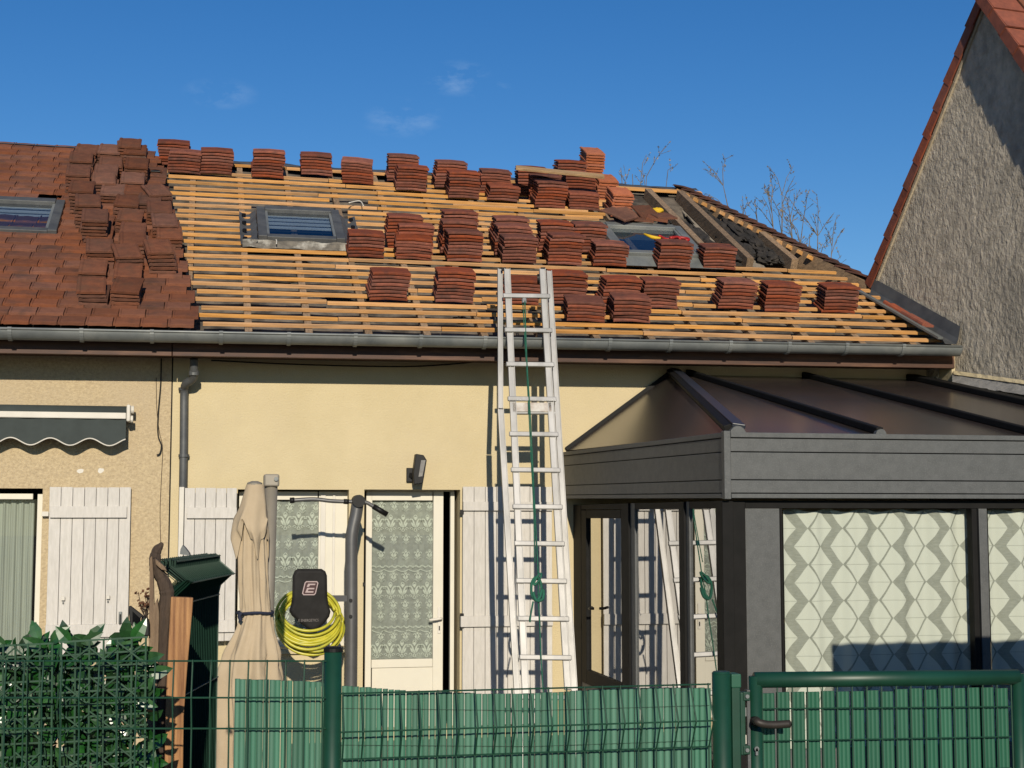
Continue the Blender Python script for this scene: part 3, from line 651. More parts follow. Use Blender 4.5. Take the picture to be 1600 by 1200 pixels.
# ------------------------------------------------------------------ skylights
def skylight(lab, pxl, pxr, pyt, pyb, m, flash=True, blind=0, h=.10, torn=False):
    pm = (pyt + pyb) / 2; hh = h * .9
    xl, xr = roof(pxl, pm, hh).x, roof(pxr, pm, hh).x; yt, yb = roof((pxl + pxr) / 2, pyt, hh).y, roof((pxl + pxr) / 2, pyb, hh).y
    Fm = roof_frame((xl + xr) / 2, yb, 0); Wd = xr - xl; L = (yt - yb) / Fm.col[1].y
    print(lab, 'skylight %.2f x %.2f' % (Wd, L))
    t = thing('skylight', lab, 'skylight', Fm.translation, 'roof skylights')
    fw = .085; b = lambda lo, hi, nm, mm, bv=.006: MB().mbox(Fm, lo, hi).build(nm, mm, t, bevel=bv)
    b((-Wd/2, 0, -.06), (-Wd/2 + fw, L, h), 'frame_side', m); b((Wd/2 - fw, 0, -.06), (Wd/2, L, h), 'frame_side', m)
    b((-Wd/2 + fw, 0, -.06), (Wd/2 - fw, fw, h - .008), 'frame_bottom', m); b((-Wd/2 + fw, L - fw * 1.3, -.06), (Wd/2 - fw, L, h + .012), 'frame_top', m)
    b((-Wd/2 + fw, fw, h - .035), (Wd/2 - fw, L - fw * 1.3, h - .028), 'pane', G_sky, 0)
    for s in (-1, 1): b((s * (Wd/2 - fw - .012) - .012, fw, h - .027), (s * (Wd/2 - fw - .012) + .012, L - fw * 1.3, h - .010), 'glazing_bead', M_zinc, 0)
    b((-Wd/2 + fw, fw, -.05), (Wd/2 - fw, L - fw, -.045), 'room_lining', M_dark, 0)
    if blind:
        for k in range(blind): b((-Wd/2 + fw + .02, L * (.9 - .13 * k) - .05, h - .07), (Wd/2 - fw - .02, L * (.9 - .13 * k) + .012, h - .06), 'blind_slat', M_white, 0)
    if flash:
        for s in (-1, 1):
            mb = MB(); e = s * (Wd/2 + .005); f2 = s * (Wd/2 + .17)
            mb.grid(lambda u, v: Fm @ Vector((e + (f2 - e) * v + .01 * mnoise.noise(Vector((u * 9, v * 3, s))), -.05 + u * (L + .08), .05 - .055 * min(1, v * 2.5) + .05 * max(0, v - .6) * (1.5 if torn else .3))), 14, 8)
            fo = mb.build('side_flashing', M_zincd, t)
            if torn:
                for q in range(4):
                    c = Fm @ Vector((e + (f2 - e) * .72, .1 + q * .24, .02)); MB().tube([c, c + Fm.col[2].to_3d() * .02], .022, 10).build('fixing_washer', M_black, t)
        mb = MB().grid(lambda u, v: Fm @ Vector((-Wd/2 - .15 + u * (Wd + .3), -.005 - v * (.09 if torn else .16), .055 - v * .05 + (.018 * mnoise.noise(Vector((u * 8, v * 4, 5))) if torn else 0))), 30, 5)
        mb.build('apron', mat('torn_apron', (.19, .17, .14), (.10, .09, .075), scale=12, rough=.85, col3=(.5, .48, .42), s3=7) if torn else M_zinc, t)
    return t
skylight('dark framed skylight with peeled flashing on the stripped battens', 402, 533, 324, 369, M_zincd, torn=True, blind=4)
skylight('pale grey skylight half buried by tile stacks near the hip', 950, 1078, 350, 393, M_zinc)
skylight('skylight with white blind in the brown tiled roof of the beige house', -45, 97, 308, 356, M_zincd, blind=5)
P = roof(432, 376, .02)
for (pts_) in ([(420, 372), (431, 374), (432, 381)], [(545, 317), (562, 314), (568, 322)]):
    ptube('pale_cord', spline([roof(x, y, .06) for x, y in pts_], 5), .006, M_white, label='short pale cord end hanging loose by the dark framed skylight', cat='cord', group='loose cords by the skylight')

# ================================================================== neighbour's gable
ap = gab(1543, -6); rb = gab(1366, 446); fv = gab(1600, 78)
slf = (ap.z - fv.z) / (ap - fv).to_2d().length
dirf = Vector((-gd.x, -gd.y, 0))
fe = ap + dirf * (2.35) - UPZ * slf * 2.35
gh = thing('roughcast_gable_house', 'grey roughcast gable house with red verge tiles rising beside the stripped roof', 'house', (rb.x, rb.y, 0))
poly = [Vector((rb.x, rb.y, 0)), rb, ap, fe, Vector((fe.x, fe.y, 0))]
def gsub():
    mb = MB(); mb.prism(poly, -gn * .3); return mb
gsub().build('wall', M_gable, gh)
slr = (rb - ap).normalized(); slfv = (fe - ap).normalized()
GRZ = math.asin(max(.05, -SDIR.dot(gn)) / 1.0)
g_h = math.atan2(-(SDIR.x * gn.x + SDIR.y * gn.y), math.sqrt(max(1e-6, SDIR.x**2 + SDIR.y**2 - (SDIR.x * gn.x + SDIR.y * gn.y)**2)))
OV = min(.2, 1.1 / (slf / math.tan(g_h) + math.tan(SUN_EL) / math.sin(g_h)))
print('graze', math.degrees(g_h), 'overhang', OV, 'slope', math.degrees(math.atan(slf)))
for (sd, L, nm) in ((slr, (rb - ap).length, 'rear'), (slfv, (fe - ap).length, 'front')):
    up = gn.cross(sd); up = up if up.z > 0 else -up
    ov = .05 if nm == 'rear' else OV
    a = ap + up * .0; b = ap + sd * L
    MB().prism([a + gn * (ov * .5) + up * .02, b + gn * (ov * .5) + up * .02, b - gn * 5 + up * .02, a - gn * 5 + up * .02], up * .03).build('roof_slope', M_vergetile, gh)
    st = .275; k = 0
    while k * st < L - .05:
        p = ap + sd * (k * st + .0); q = p + sd * (st + .05)
        jit = up * rnd.uniform(0, .008)
        mb = MB()
        o0, o1 = gn * (ov - .014), gn * ov
        mb.hexa([p + o0 - up * .035 + jit, p + o1 - up * .035 + jit, p + o1 + up * .062 + jit, p + o0 + up * .062 + jit], [q + o0 - up * .02 + jit, q + o1 * 1.1 - up * .02 + jit, q + o1 * 1.1 + up * .085 + jit, q + o0 + up * .085 + jit])
        mb.hexa([p + o1 + up * .05 + jit, p - gn * .2 + up * .05 + jit, p - gn * .2 + up * .066 + jit, p + o1 + up * .066 + jit], [q + o1 + up * .075 + jit, q - gn * .2 + up * .075 + jit, q - gn * .2 + up * .09 + jit, q + o1 + up * .09 + jit])
        mb.build('verge_tile', M_vergetile, gh)
        if nm == 'front':
            for c in range(5):
                M = Matrix((-gn, -sd, up)).transposed().to_4x4(); M.translation = q - gn * (.2 + .118 + c * .24) + up * .085
                place('roof_tile', T_laid, M @ Matrix.Rotation(-.08, 4, 'X'), gh)
        k += 1
    # mortar line under the verge
    MB().bar(ap + gn * .012 - up * .03 + sd * .1, ap + sd * L + gn * .012 - up * .03, .02, .03, up).build('verge_mortar', mat('pale_mortar', (.55, .46, .33), (.42, .35, .25), scale=12, rough=.95, bump=.01, bscale=40), gh)
for c in range(6):
    p = ap - gn * (c * .4 - .08) + UPZ * .03
    MB().grid(lambda u, v: p - gn * (u * .42) + dirf * (.13 * math.cos(v * math.pi)) + UPZ * (.13 * math.sin(v * math.pi) + .02 * (1 - u)), 2, 8).build('ridge_tile', M_orange, gh)

# membrane ledge where the veranda roof meets the gable

def gled(px, py, off): return gab(px, py, off)
A, B = gab(1496, 592, .12), gab(1640, 620, .12)
lg = thing('membrane_ledge', 'lumpy grey flashing membrane and white render strip at the foot of the gable', 'flashing', A)
MB().grid(lambda u, v: gab(1488 + u * 160, 583 + u * 24 + v * 17, .16 - .14 * (1 - v)) + Vector((0, 0, .012 * mnoise.noise(Vector((u * 14, v * 5, 1))))), 30, 6).build('membrane', M_membrane, lg, smooth=True)
MB().grid(lambda u, v: gab(1490 + u * 160, 579 + u * 22 + v * 6, .02 + .03 * v) + gn * .01 * mnoise.noise(Vector((u * 20, v, 4))), 30, 3).build('render_strip', M_cream, lg)
MB().box((fr.x - .02, 12.46, fz(fr.x) - .12), (fr.x + .2, YW, fz(fr.x) + .2)).build('eave_corner_block', M_cream, house, bevel=.01)

# ================================================================== facade: shutters, windows, door
def shutter(lab, px0, px1, py0, py1, n, bars, Y=YW - .06, swap=False, floor=False):
    xa, xb = PX(px0, 850, Y), PX(px1, 850, Y); za, zb = (.12 if floor else at_y(px0, py1, Y).z), at_y((px0 + px1) / 2, py0, Y).z
    t = thing('shutter', lab, 'shutter', ((xa + xb) / 2, Y, za), 'white wooden shutters folded back')
    wd = (xb - xa) / n
    for k in range(n):
        MB().box((xa + k * wd + .0015, Y, za + rnd.uniform(0, .004)), (xa + (k + 1) * wd - .0015, Y + .028, zb - rnd.uniform(0, .004))).build('plank', M_shut, t, bevel=.004)
    for (b0, b1, i0, i1) in bars:
        z1, z0 = at_y(px0 + 40, b0, Y).z, at_y(px0 + 40, b1, Y).z
        MB().box((xa + i0, Y - .028, z0), (xb - i1, Y - .0005, z1)).build('crossbar', M_shut, t, bevel=.004)
    return t, xa, xb, za, zb
t, xa, xb, za, zb = shutter('white plank shutter on the beige wall beside the curtained window', 75, 203, 761, 1030, 7, [(791, 809, .01, .03), (976, 996, .0, .05)])
Y = YW - .06
for (px, py) in ((99, 935), (169, 933)):
    c = at_y(px, py, Y); MB().box((c.x - .014, Y - .03, c.z - .016), (c.x + .014, Y - .0005, c.z + .016)).build('latch', M_white, t, bevel=.003)
    MB().box((c.x - .006, Y - .012, c.z - .045), (c.x + .006, Y - .0005, c.z - .03)).build('latch_pin', M_zincd, t)
c = at_y(188, 965, Y); MB().box((c.x - .013, Y - .02, c.z - .05), (c.x + .013, Y - .0005, c.z + .05)).build('bolt', M_zinc, t, bevel=.004)
MB().tube([c + Vector((0, -.025, .03)), c + Vector((0, -.025, -.06))], .006, 6).build('bolt_rod', M_black, t)
for py in (803, 1000):
    c = at_y(70, py, Y); MB().box((c.x - .025, Y, c.z - .02), (c.x + .03, Y + .02, c.z + .02)).build('hinge', M_white, t, bevel=.003)
t, xa, xb, za, zb = shutter('white plank shutter with peeling top behind the closed parasol', 287, 369, 762, 1003, 5, [(793, 810, .02, .0), (969, 988, .02, 0)], Y=YW - .13)
MB().box((xa - .045, YW - .135, za), (xa - .004, YW - .10, zb + .005)).build('edge_stile', M_white, t, bevel=.004)
t, xa, xb, za, zb = shutter('tall white plank shutter behind the ladder', 723, 863, 760, 1200, 8, [(784, 798, 0, .0), (962, 979, -.02, .0)], floor=True)
for py in (800, 962, 978):
    c = at_y(721, py, Y); MB().box((c.x - .01, Y - .01, c.z - .02), (c.x + .02, Y + .02, c.z + .02)).build('hinge', M_black, t)

def wbox(par, nm, m, px0, py0, px1, py1, Y0, Y1, bevel=.004): return MB().pbox(px0, py0, px1, py1, Y0, Y1).build(nm, m, par, bevel=bevel)
# window of the cream house
YF = YW + .14
wn = wbox(house, 'window', M_pvc, 497, 768, 543, 1012, YF, YF + .06)
wbox(wn, 'frame_side', M_pvc, 372, 768, 392, 1012, YF, YF + .06); wbox(wn, 'frame_top', M_pvc, 392.5, 768, 496.5, 781, YF, YF + .06)
wbox(wn, 'frame_bottom', M_pvc, 392.5, 996, 496.5, 1012, YF, YF + .06); wbox(wn, 'sash_bead', M_white, 500, 772, 508, 1008, YF - .012, YF - .0005); wbox(wn, 'sash_bead', M_white, 519, 772, 523, 1008, YF - .012, YF - .0005)
wbox(wn, 'pane', G_win, 392.5, 781.5, 496.5, 995.5, YF + .02, YF + .026, 0)
wbox(wn, 'sill', M_cream, 366, 1013, 549, 1022, YW - .04, YW + .19)
# door
dr = wbox(house, 'door', M_pvc, 570.5, 768, 580, 1250, YF, YF + .06)
for (a, b, c_, d_, nm) in ((580.3, 768, 676, 782, 'top_rail'), (676.3, 768, 692, 1250, 'lock_stile'), (580.3, 1030, 676, 1043, 'middle_rail'), (580.3, 1043.3, 676, 1240, 'bottom_panel')):
    wbox(dr, nm, M_pvc, a, b, c_, d_, YF if nm != 'bottom_panel' else YF + .012, YF + .05)
wbox(dr, 'pane', G_win, 580.3, 782.3, 675.7, 1029.7, YF + .02, YF + .026, 0)
wbox(dr, 'door_frame', M_pvc, 703, 768, 709.5, 1250, YF, YF + .06)
wbox(dr, 'frame_head', M_pvc, 570.5, 765.5, 709.5, 767.7, YF, YF + .06, 0)
hd = MB(); a = at_y(688, 966, YF); b = at_y(671, 969, YF - .05)
hd.tube(spline([a, a + Vector((0, -.05, 0)), (a + b) / 2 + Vector((0, -.035, 0)), b], 4), .011, 8); hd.build('handle', M_white, dr, smooth=True)
wbox(dr, 'lock_plate', M_white, 684, 948, 689, 990, YF - .008, YF - .0005); wbox(dr, 'keyhole', M_black, 685.6, 978, 687.4, 985, YF - .011, YF - .0085, 0)
wbox(dr, 'letter_screw', M_black, 567, 910, 571, 916, YW - .012, YW - .0005, 0)
# left window
lw = wbox(left_house, 'window', M_pvc, 52, 772, 65.5, 1250, YW + .08, YW + .14)
wbox(lw, 'frame_head', M_pvc, -200, 771, 51.6, 780, YW + .08, YW + .14); wbox(lw, 'pane', G_win, -200, 780.5, 51.6, 1250, YW + .11, YW + .115, 0)
wbox(lw, 'outer_trim', M_white, 61, 772, 65.8, 1250, YW + .03, YW + .078)
# sheer and lace curtains
def sheer(name, lab, px0, px1, py0, py1, Y, folds, amp, group, m=M_net):
    a, b = at_y(px0, 900, Y).x, at_y(px1, 900, Y).x; z1, z0 = at_y((px0 + px1) / 2, py0, Y).z, at_y((px0 + px1) / 2, py1, Y).z
    c = thing(name, lab, 'curtain', ((a + b) / 2, Y, z0), group)
    MB().grid(lambda u, v: (a + u * (b - a), Y + amp * math.sin(u * folds * 6.283 + 1.2 * math.sin(u * 9)) + amp * .5 * math.sin(u * folds * 15), z0 + v * (z1 - z0)), folds * 14, 3).build('cloth', m, c, smooth=True)
    return c, a, b, z0, z1
sheer('sheer_curtain', 'pale green-grey pleated net curtain in the window of the beige house', -200, 51, 781, 1230, YW + .17, 18, .012, None)
def lace(c, a, b, z0, z1, Y, cols, rowlist, s):
    mb = MB()
    def ribbon(pts, w_):
        for p, q in zip(pts, pts[1:]):
            d = Vector((q[0] - p[0], q[1] - p[1])); n_ = Vector((-d.y, d.x)).normalized() * w_ / 2
            mb.quad((p[0] - n_.x, Y, p[1] - n_.y), (q[0] - n_.x, Y, q[1] - n_.y), (q[0] + n_.x, Y, q[1] + n_.y), (p[0] + n_.x, Y, p[1] + n_.y))
    def ell(cx, cz, rx, rz, ang):
        P = []
        for k in range(10):
            t_ = k * .6283; x, z = rx * math.cos(t_), rz * math.sin(t_)
            P.append((cx + x * math.cos(ang) - z * math.sin(ang), Y, cz + x * math.sin(ang) + z * math.cos(ang)))
        mb.quad(*P)
    def spiral(cx, cz, r, sgn, t0, t1): ribbon([(cx + sgn * r * (1 - .12 * t) * math.cos(t), cz + r * (1 - .12 * t) * math.sin(t)) for t in frange(t0, t1, 12)], s * .05)
    wd = (b - a) / cols
    for (fz_, kind) in rowlist:
        z = z0 + fz_ * (z1 - z0)
        for k in range(cols):
            x = a + (k + .5 + (.0 if kind != 'bud' else .25)) * wd + rnd.uniform(-.004, .004)
            if kind == 'hem':
                ribbon([(x + (t - .5) * wd, z + .008 * math.sin(t * 12.6) + .006 * math.sin(t * 31)) for t in frange(0, 1, 12)], s * .09)
                ribbon([(x + (t - .5) * wd, z - s * .22 - s * .16 * abs(math.sin(t * 3.14))) for t in frange(0, 1, 12)], s * .06); continue
            ss = s if kind == 'big' else s * .62
            for sg in (-1, 1):
                ell(x + sg * .20 * ss, z - .1 * ss, .08 * ss, .22 * ss, -sg * .55)
                ribbon([(x + sg * ss * p, z + ss * q) for p, q in ((.04, -.3), (.1, 0), (.2, .25), (.33, .35), (.45, .28), (.44, .16))], ss * .11)
                spiral(x + sg * .28 * ss, z - .42 * ss, .13 * ss, sg, 0, 5.5)
            ell(x, z + .38 * ss, .09 * ss, .15 * ss, 0); ribbon([(x - .1 * ss, z + .35 * ss), (x - .12 * ss, z + .55 * ss), (x, z + .68 * ss), (x + .12 * ss, z + .55 * ss), (x + .1 * ss, z + .35 * ss)], ss * .06)
            ribbon([(x, z - .3 * ss), (x - .12 * ss, z - .55 * ss), (x, z - .62 * ss), (x + .12 * ss, z - .55 * ss), (x, z - .3 * ss)], ss * .05)
    setp(mb.build('lace_motif', M_lacew, c), kind='stuff')
M_tulle = mat('grey_tulle', (.26, .262, .245), (.34, .345, .325), scale=26, rough=.95, detail=9, col3=(.39, .40, .365), s3=10)
c, a, b, z0, z1 = sheer('lace_curtain', 'white flowered lace curtain behind the glass of the half-open door', 581, 676, 784, 1029, YF + .045, 5, .004, 'lace curtains', M_tulle)
lace(c, a, b, z0, z1, YF + .034, 5, [(.86, 'big'), (.66, 'bud'), (.585, 'hem'), (.43, 'big'), (.27, 'bud'), (.20, 'hem'), (.06, 'big'), (.52, 'bud'), (.14, 'bud'), (.97, 'bud'), (.34, 'bud'), (.76, 'bud')], .115)
c, a, b, z0, z1 = sheer('lace_curtain', 'white flowered lace curtain in the window behind the parasol and black pad', 393, 497, 783, 995, YF + .045, 5, .004, 'lace curtains', M_tulle)
lace(c, a, b, z0, z1, YF + .034, 5, [(.85, 'big'), (.55, 'big'), (.44, 'hem'), (.68, 'bud'), (.3, 'bud'), (.15, 'big'), (.22, 'hem'), (.95, 'bud')], .12)

# awning
aw = thing('awning', 'rolled-in grey awning with scalloped white-edged valance on the beige wall', 'awning', at_y(80, 700, YW - .1))
YA = YW - .20
a0, a1 = PX(-260, 650, YA), PX(197, 650, YA); za, zb, zc = PZ(632, 100, YA), PZ(643.5, 100, YA), PZ(653.5, 100, YA)
MB().tube([(a0, YA + .10, zb + .0), (a1, YA + .10, zb + .0)], .062, 18).build('fabric_roll', M_awn, aw, smooth=True)
MB().box((a0, YA, zc), (a1, YA + .045, zb)).build('front_bar', M_white, aw, bevel=.008)
sc = lambda u: PZ(690, 100, YA) + .03 * math.cos((1 - u) * -6.283 * 7.247 + 30.889)
MB().grid(lambda u, v: (a0 + u * (a1 - a0), YA + .02 + .006 * math.sin(u * 60), zc + (sc(u) - zc) * v), 120, 4).build('valance', M_awn, aw, smooth=True)
ptube('valance_trim', [(a0 + u * (a1 - a0), YA + .014 + .006 * math.sin(u * 60), sc(u)) for u in frange(0, 1, 120)], .006, M_white, aw, n=5)
MB().box((a1 + .002, YA - .0, zc - .02), (a1 + .035, YW - .005, zb + .07)).build('end_bracket', M_white, aw, bevel=.012)
MB().tube([(a1 + .036, YA + .07, zb + .03), (a1 + .06, YA + .07, zb + .03)], .035, 12).tube([(a1 + .036, YA + .05, zb - .05), (a1 + .055, YA + .05, zb - .05)], .03, 12).build('gear_cap', M_white, aw)
# plaster patches, cables and crack on the beige wall
for (px, py) in ((126, 736), (158, 735)):
    c = at_y(px, py, YW); MB().prism([c + Vector((.03 * math.cos(t_) * rnd.uniform(.7, 1.2), -.0045, .022 * math.sin(t_) * rnd.uniform(.7, 1.3))) for t_ in frange(0, 5.7, 10)], (0, .0035, 0)).build('plaster_patch', M_white, left_house)
ptube('wall_cable_or_crack', spline([at_y(252, 560, YW - .02), at_y(251, 600, YW - .02), at_y(247, 650, YW - .02), at_y(247, 680, YW - .022), at_y(252, 695, YW - .03), at_y(250, 708, YW - .03), at_y(245, 711, YW - .03)], 6), .006, M_black, n=6, label='thin black cable hanging loose on the beige wall near the party line', cat='cable')
ptube('wall_cable_or_crack', spline([at_y(244, 590, YW - .012), at_y(245, 640, YW - .012), at_y(249, 675, YW - .012), at_y(254, 700, YW - .012), at_y(252, 750, YW - .012), at_y(250, 800, YW - .012), at_y(251, 850, YW - .012)], 6), .0025, M_darkwood, n=5, label='hairline crack drawn as a thin brown line down the beige wall beside the party line', cat='cable')  # thin brown tube that draws the hairline crack in the wall
ptube('wall_cable_or_crack', spline([at_y(330, 563, YW - .02), at_y(430, 568, YW - .02), at_y(560, 572, YW - .02), at_y(660, 572, YW - .02), at_y(760, 564, YW - .02)], 6), .006, M_black, n=6, label='black cable slung under the eave above the door', cat='cable')
# floodlight over the door
fl2 = thing('floodlight', 'black wall floodlight with grey lens above the door', 'floodlight', at_y(645, 742, YW))
wbox(fl2, 'mount_plate', M_black, 635.5, 731, 647, 753, YW - .035, YW - .001)
MB().prism([at_y(x, y, YW - .16) for x, y in ((650, 709), (662, 711), (667, 719), (661, 755), (647, 757), (646, 740))], (0, .10, 0)).build('housing', M_black, fl2, bevel=.006)
MB().prism([at_y(x, y, YW - .164) for x, y in ((658, 719), (665, 719), (660, 744), (654, 745))], (0, .003, 0)).build('lens', M_membrane, fl2)
MB().bar(at_y(641, 742, YW - .03), at_y(650, 745, YW - .08), .03, .04).build('bracket', M_black, fl2)

# ================================================================== ladder and rope
LB, LT = Vector((0, 11.05, 0)), Vector((0, 12.18, gz(2.3) + .02))
def lad(px, py, off=0.0):            # the plane the ladder stands in
    d = ray(px, py); n_ = Vector((0, LT.z - LB.z, -(LT.y - LB.y))).normalized(); o = LB + n_ * off
    t_ = (o - CAM).dot(n_) / d.dot(n_); return CAM + d * t_
ldn = Vector((0, LT.z - LB.z, -(LT.y - LB.y))).normalized()
ld = thing('extension_ladder', 'aluminium extension ladder leaning on the gutter in front of the tall shutter', 'ladder', (2.4, 11.05, 0))
def to_ground(a, b): d = b - a; return a + d * ((.0 - a.z) / d.z)
def stile(pa, pb, off, wd, dp_, ground):
    a, b = lad(*pa, off), lad(*pb, off)
    if ground: b = to_ground(a, b)
    MB().bar(a, b, wd, dp_, ldn).build('stile', M_alu, ld, bevel=.004)
    m = (a + b) / 2
    for s in (-1, 1): MB().bar(a + RT * s * (wd / 2 - .003) - ldn * (dp_ / 2 + .003), b + RT * s * (wd / 2 - .003) - ldn * (dp_ / 2 + .003), .006, .006, ldn).build('stile_lip', M_alu, ld)
stile((792, 421), (821, 1085), -.03, .052, .030, False); stile((847, 421), (887, 1078), -.03, .052, .030, False)
stile((782, 640), (808, 1085), .035, .048, .03, True); stile((857.5, 424), (897, 1078), .035, .046, .03, True)
stile((781.0, 421), (781.7, 639), .035, .042, .03, False)
for py in (463, 516.5, 570, 624, 679, 735, 792.5, 850, 908.5, 967.5, 1028, 1090):
    f = (py - 421) / (1085 - 421)
    a, b = lad(784 + f * 30, py - 1, -.055), lad(857 + f * 39, py, -.055)
    MB().bar(a, b, .040, .026, ldn).build('rung', M_alu, ld, bevel=.006)
a, b = lad(799, 646, -.02), lad(867, 646, -.02); MB().bar(a, b, .012, .03, ldn).build('rung', M_alu, ld)
MB().bar(lad(802, 635, -.045), lad(866, 635, -.045), .005, .075, UPZ).build('label_plate', mat('worn_plate', (.55, .50, .44), (.42, .33, .27), scale=30, rough=.6), ld) if False else MB().prism([lad(x, y, -.045) for x, y in ((801, 629), (861, 629), (862, 643), (802, 643))], ldn * .004).build('label_plate', mat('worn_plate', (.58, .55, .50), (.40, .33, .28), scale=14, rough=.6), ld)
for px in (794, 843):
    c = lad(px, 436, .02); MB().tube([c - RT * .02, c + RT * .02], .045, 16).build('roller', M_black, ld)
    c = lad(px, 426, -.03)
for px in (787, 848.5): MB().bar(lad(px - 3.5, 420.5, -.03), lad(px + 3.5, 420.5, -.03), .03, .014, ldn).build('stile_cap', M_black, ld)
MB().tube([lad(819, 467, -.04), lad(819, 474, -.04)], .022, 10).build('pulley', M_alu, ld)
ptube('hauling_rope', spline([lad(820, 470, -.06), lad(823, 560, -.07), lad(828, 640, -.075), lad(833, 740, -.08), lad(838, 840, -.085), lad(841, 900, -.09), lad(841, 935, -.09), lad(843, 965, -.09), lad(845, 1020, -.09), lad(849, 1085, -.09)], 6), .0055, M_rope, n=6, label='green hauling rope hanging down the ladder from its top pulley', cat='rope')
kn = MB()
kn.tube(spline([lad(817, 475, -.05), lad(824, 600, -.06), lad(829, 700, -.07), lad(834, 800, -.08), lad(836, 880, -.09)], 5), .0045, 6)
kn.tube([lad(838 + 8 * math.cos(t_), 920 + 18 * math.sin(t_), -.10 - .01 * math.sin(t_ * 2)) for t_ in frange(0, 6.28, 22)], .011, 7)
kn.tube([lad(840 + 6 * math.cos(t_ + 1), 905 + 9 * math.sin(t_), -.115) for t_ in frange(0, 6.28, 16)], .009, 7)
kn.tube(spline([lad(843, 930, -.10), lad(849, 922, -.11), lad(848, 936, -.12), lad(838, 938, -.11), lad(833, 925, -.11)], 5), .012, 7)
kn.tube(spline([lad(833, 940, -.1), lad(829, 962, -.1), lad(828, 972, -.1)], 4), .007, 6)
kn.build('knotted_rope', M_rope, smooth=True, label='green rope end knotted in loops round a ladder rung', cat='rope')

# ================================================================== veranda
YV = 8.95
vc_t, vc_b = at_y(1132, 674.5, YV), at_y(1132, 779, YV)
XV = vc_t.x; ZVT, ZVB = vc_t.z, vc_b.z
vt_w, vb_w = at_y(879, 706, YW - .002), at_y(880, 779.5, YW - .002)
apx = at_y(1046, 585, YW - .01)
XVR = GO.x + (-gd.x / gd.y) * (12.35 - YV) - .05
print('veranda', XV, vt_w.x, ZVT, ZVB, vt_w.z, vb_w.z, apx, XVR)
vr = thing('veranda', 'anthracite aluminium veranda with brown tinted roof against the cream wall', 'veranda', (XV + 1, YV, 0))
# front fascia: three boards with recessed joints, corner trim
right_t = lambda x: at_y(1132, 674.5, YV).z
zz = [ZVT, ZVT - .028, ZVT - .155 * (ZVT - ZVB) / .45 , ZVT - .33 * (ZVT - ZVB) / .45, ZVB + .035, ZVB]
zz = [ZVT - f * (ZVT - ZVB) for f in (0, .09, .30, .72, .92, 1)]
for k in range(5):
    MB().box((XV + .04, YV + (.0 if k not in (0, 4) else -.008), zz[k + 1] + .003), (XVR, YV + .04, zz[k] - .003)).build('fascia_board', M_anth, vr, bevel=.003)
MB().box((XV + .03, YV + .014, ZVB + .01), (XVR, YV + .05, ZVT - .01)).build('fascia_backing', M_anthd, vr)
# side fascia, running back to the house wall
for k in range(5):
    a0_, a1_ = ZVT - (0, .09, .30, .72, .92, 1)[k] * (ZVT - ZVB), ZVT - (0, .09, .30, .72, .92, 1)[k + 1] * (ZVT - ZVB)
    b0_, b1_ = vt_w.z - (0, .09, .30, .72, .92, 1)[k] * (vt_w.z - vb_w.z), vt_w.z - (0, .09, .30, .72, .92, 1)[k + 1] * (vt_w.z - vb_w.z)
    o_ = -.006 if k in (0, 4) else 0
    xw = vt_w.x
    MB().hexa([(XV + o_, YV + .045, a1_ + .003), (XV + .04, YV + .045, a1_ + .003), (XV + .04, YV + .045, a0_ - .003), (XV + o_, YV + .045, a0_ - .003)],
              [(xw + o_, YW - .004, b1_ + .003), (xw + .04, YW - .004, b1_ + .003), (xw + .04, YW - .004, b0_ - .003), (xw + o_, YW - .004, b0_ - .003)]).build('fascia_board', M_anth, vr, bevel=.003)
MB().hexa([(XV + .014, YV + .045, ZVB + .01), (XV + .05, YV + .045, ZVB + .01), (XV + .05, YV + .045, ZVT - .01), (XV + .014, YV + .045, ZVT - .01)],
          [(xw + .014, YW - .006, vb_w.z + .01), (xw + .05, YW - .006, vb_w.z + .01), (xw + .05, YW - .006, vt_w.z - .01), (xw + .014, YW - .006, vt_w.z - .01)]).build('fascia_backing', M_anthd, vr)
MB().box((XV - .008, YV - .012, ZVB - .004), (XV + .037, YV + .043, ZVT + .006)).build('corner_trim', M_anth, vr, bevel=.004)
# roof panels
RT_F = Vector((XV + .06, YV + .06, ZVT + .0)); apex = Vector((apx.x, YW - .02, apx.z)); sw = Vector((vt_w.x + .03, YW - .02, vt_w.z + .01))
MB().quad(Vector((XV + .03, YV + .05, ZVT - .005)), apex, sw).build('roof_panel', M_poly, vr, label='triangular brown tinted side roof panel')
bars_px = [1075, 1256, 1424, 1600]
xb_ = [PX(p, 587, YW - .02) for p in bars_px]
zwall = apex.z
def fpt(X, v): return Vector((X, YV + .05 + v * (YW - .02 - YV - .05), ZVT - .005 + v * (zwall - ZVT + .005)))
edges = [XV + .03] + xb_
MB().quad(Vector((XV + .03, YV + .05, ZVT - .005)), fpt(xb_[0], 0), fpt(xb_[0], 1), apex).build('roof_panel', M_poly, vr)
for p, q in zip(xb_, xb_[1:]): MB().quad(fpt(p, 0), fpt(q, 0), fpt(q, 1), fpt(p, 1)).build('roof_panel', M_poly, vr)
for X in xb_[:3]:
    bn = Vector((0, -(zwall - ZVT), YW - YV)).normalized()
    MB().bar(fpt(X, .0) + bn * .025, fpt(X, 1) + bn * .025, .05 if X != xb_[2] else .12, .05, bn).build('glazing_bar', M_anthd, vr, bevel=.008)
    c = fpt(X, 0) + bn * .02; c = c - UPZ * .02; MB().tube([c + Vector((0, -.02, 0)), c + Vector((0, .02, 0))], .038, 14).build('bar_end_cap', M_anth, vr)
hipn = Vector((-.35, -.35, .87)).normalized()
h0, h1 = Vector((XV + .05, YV + .07, ZVT + .03)), apex + UPZ * .03
MB().bar(h0, h1, .055, .04, hipn).build('hip_bar', M_anthd, vr, bevel=.006)
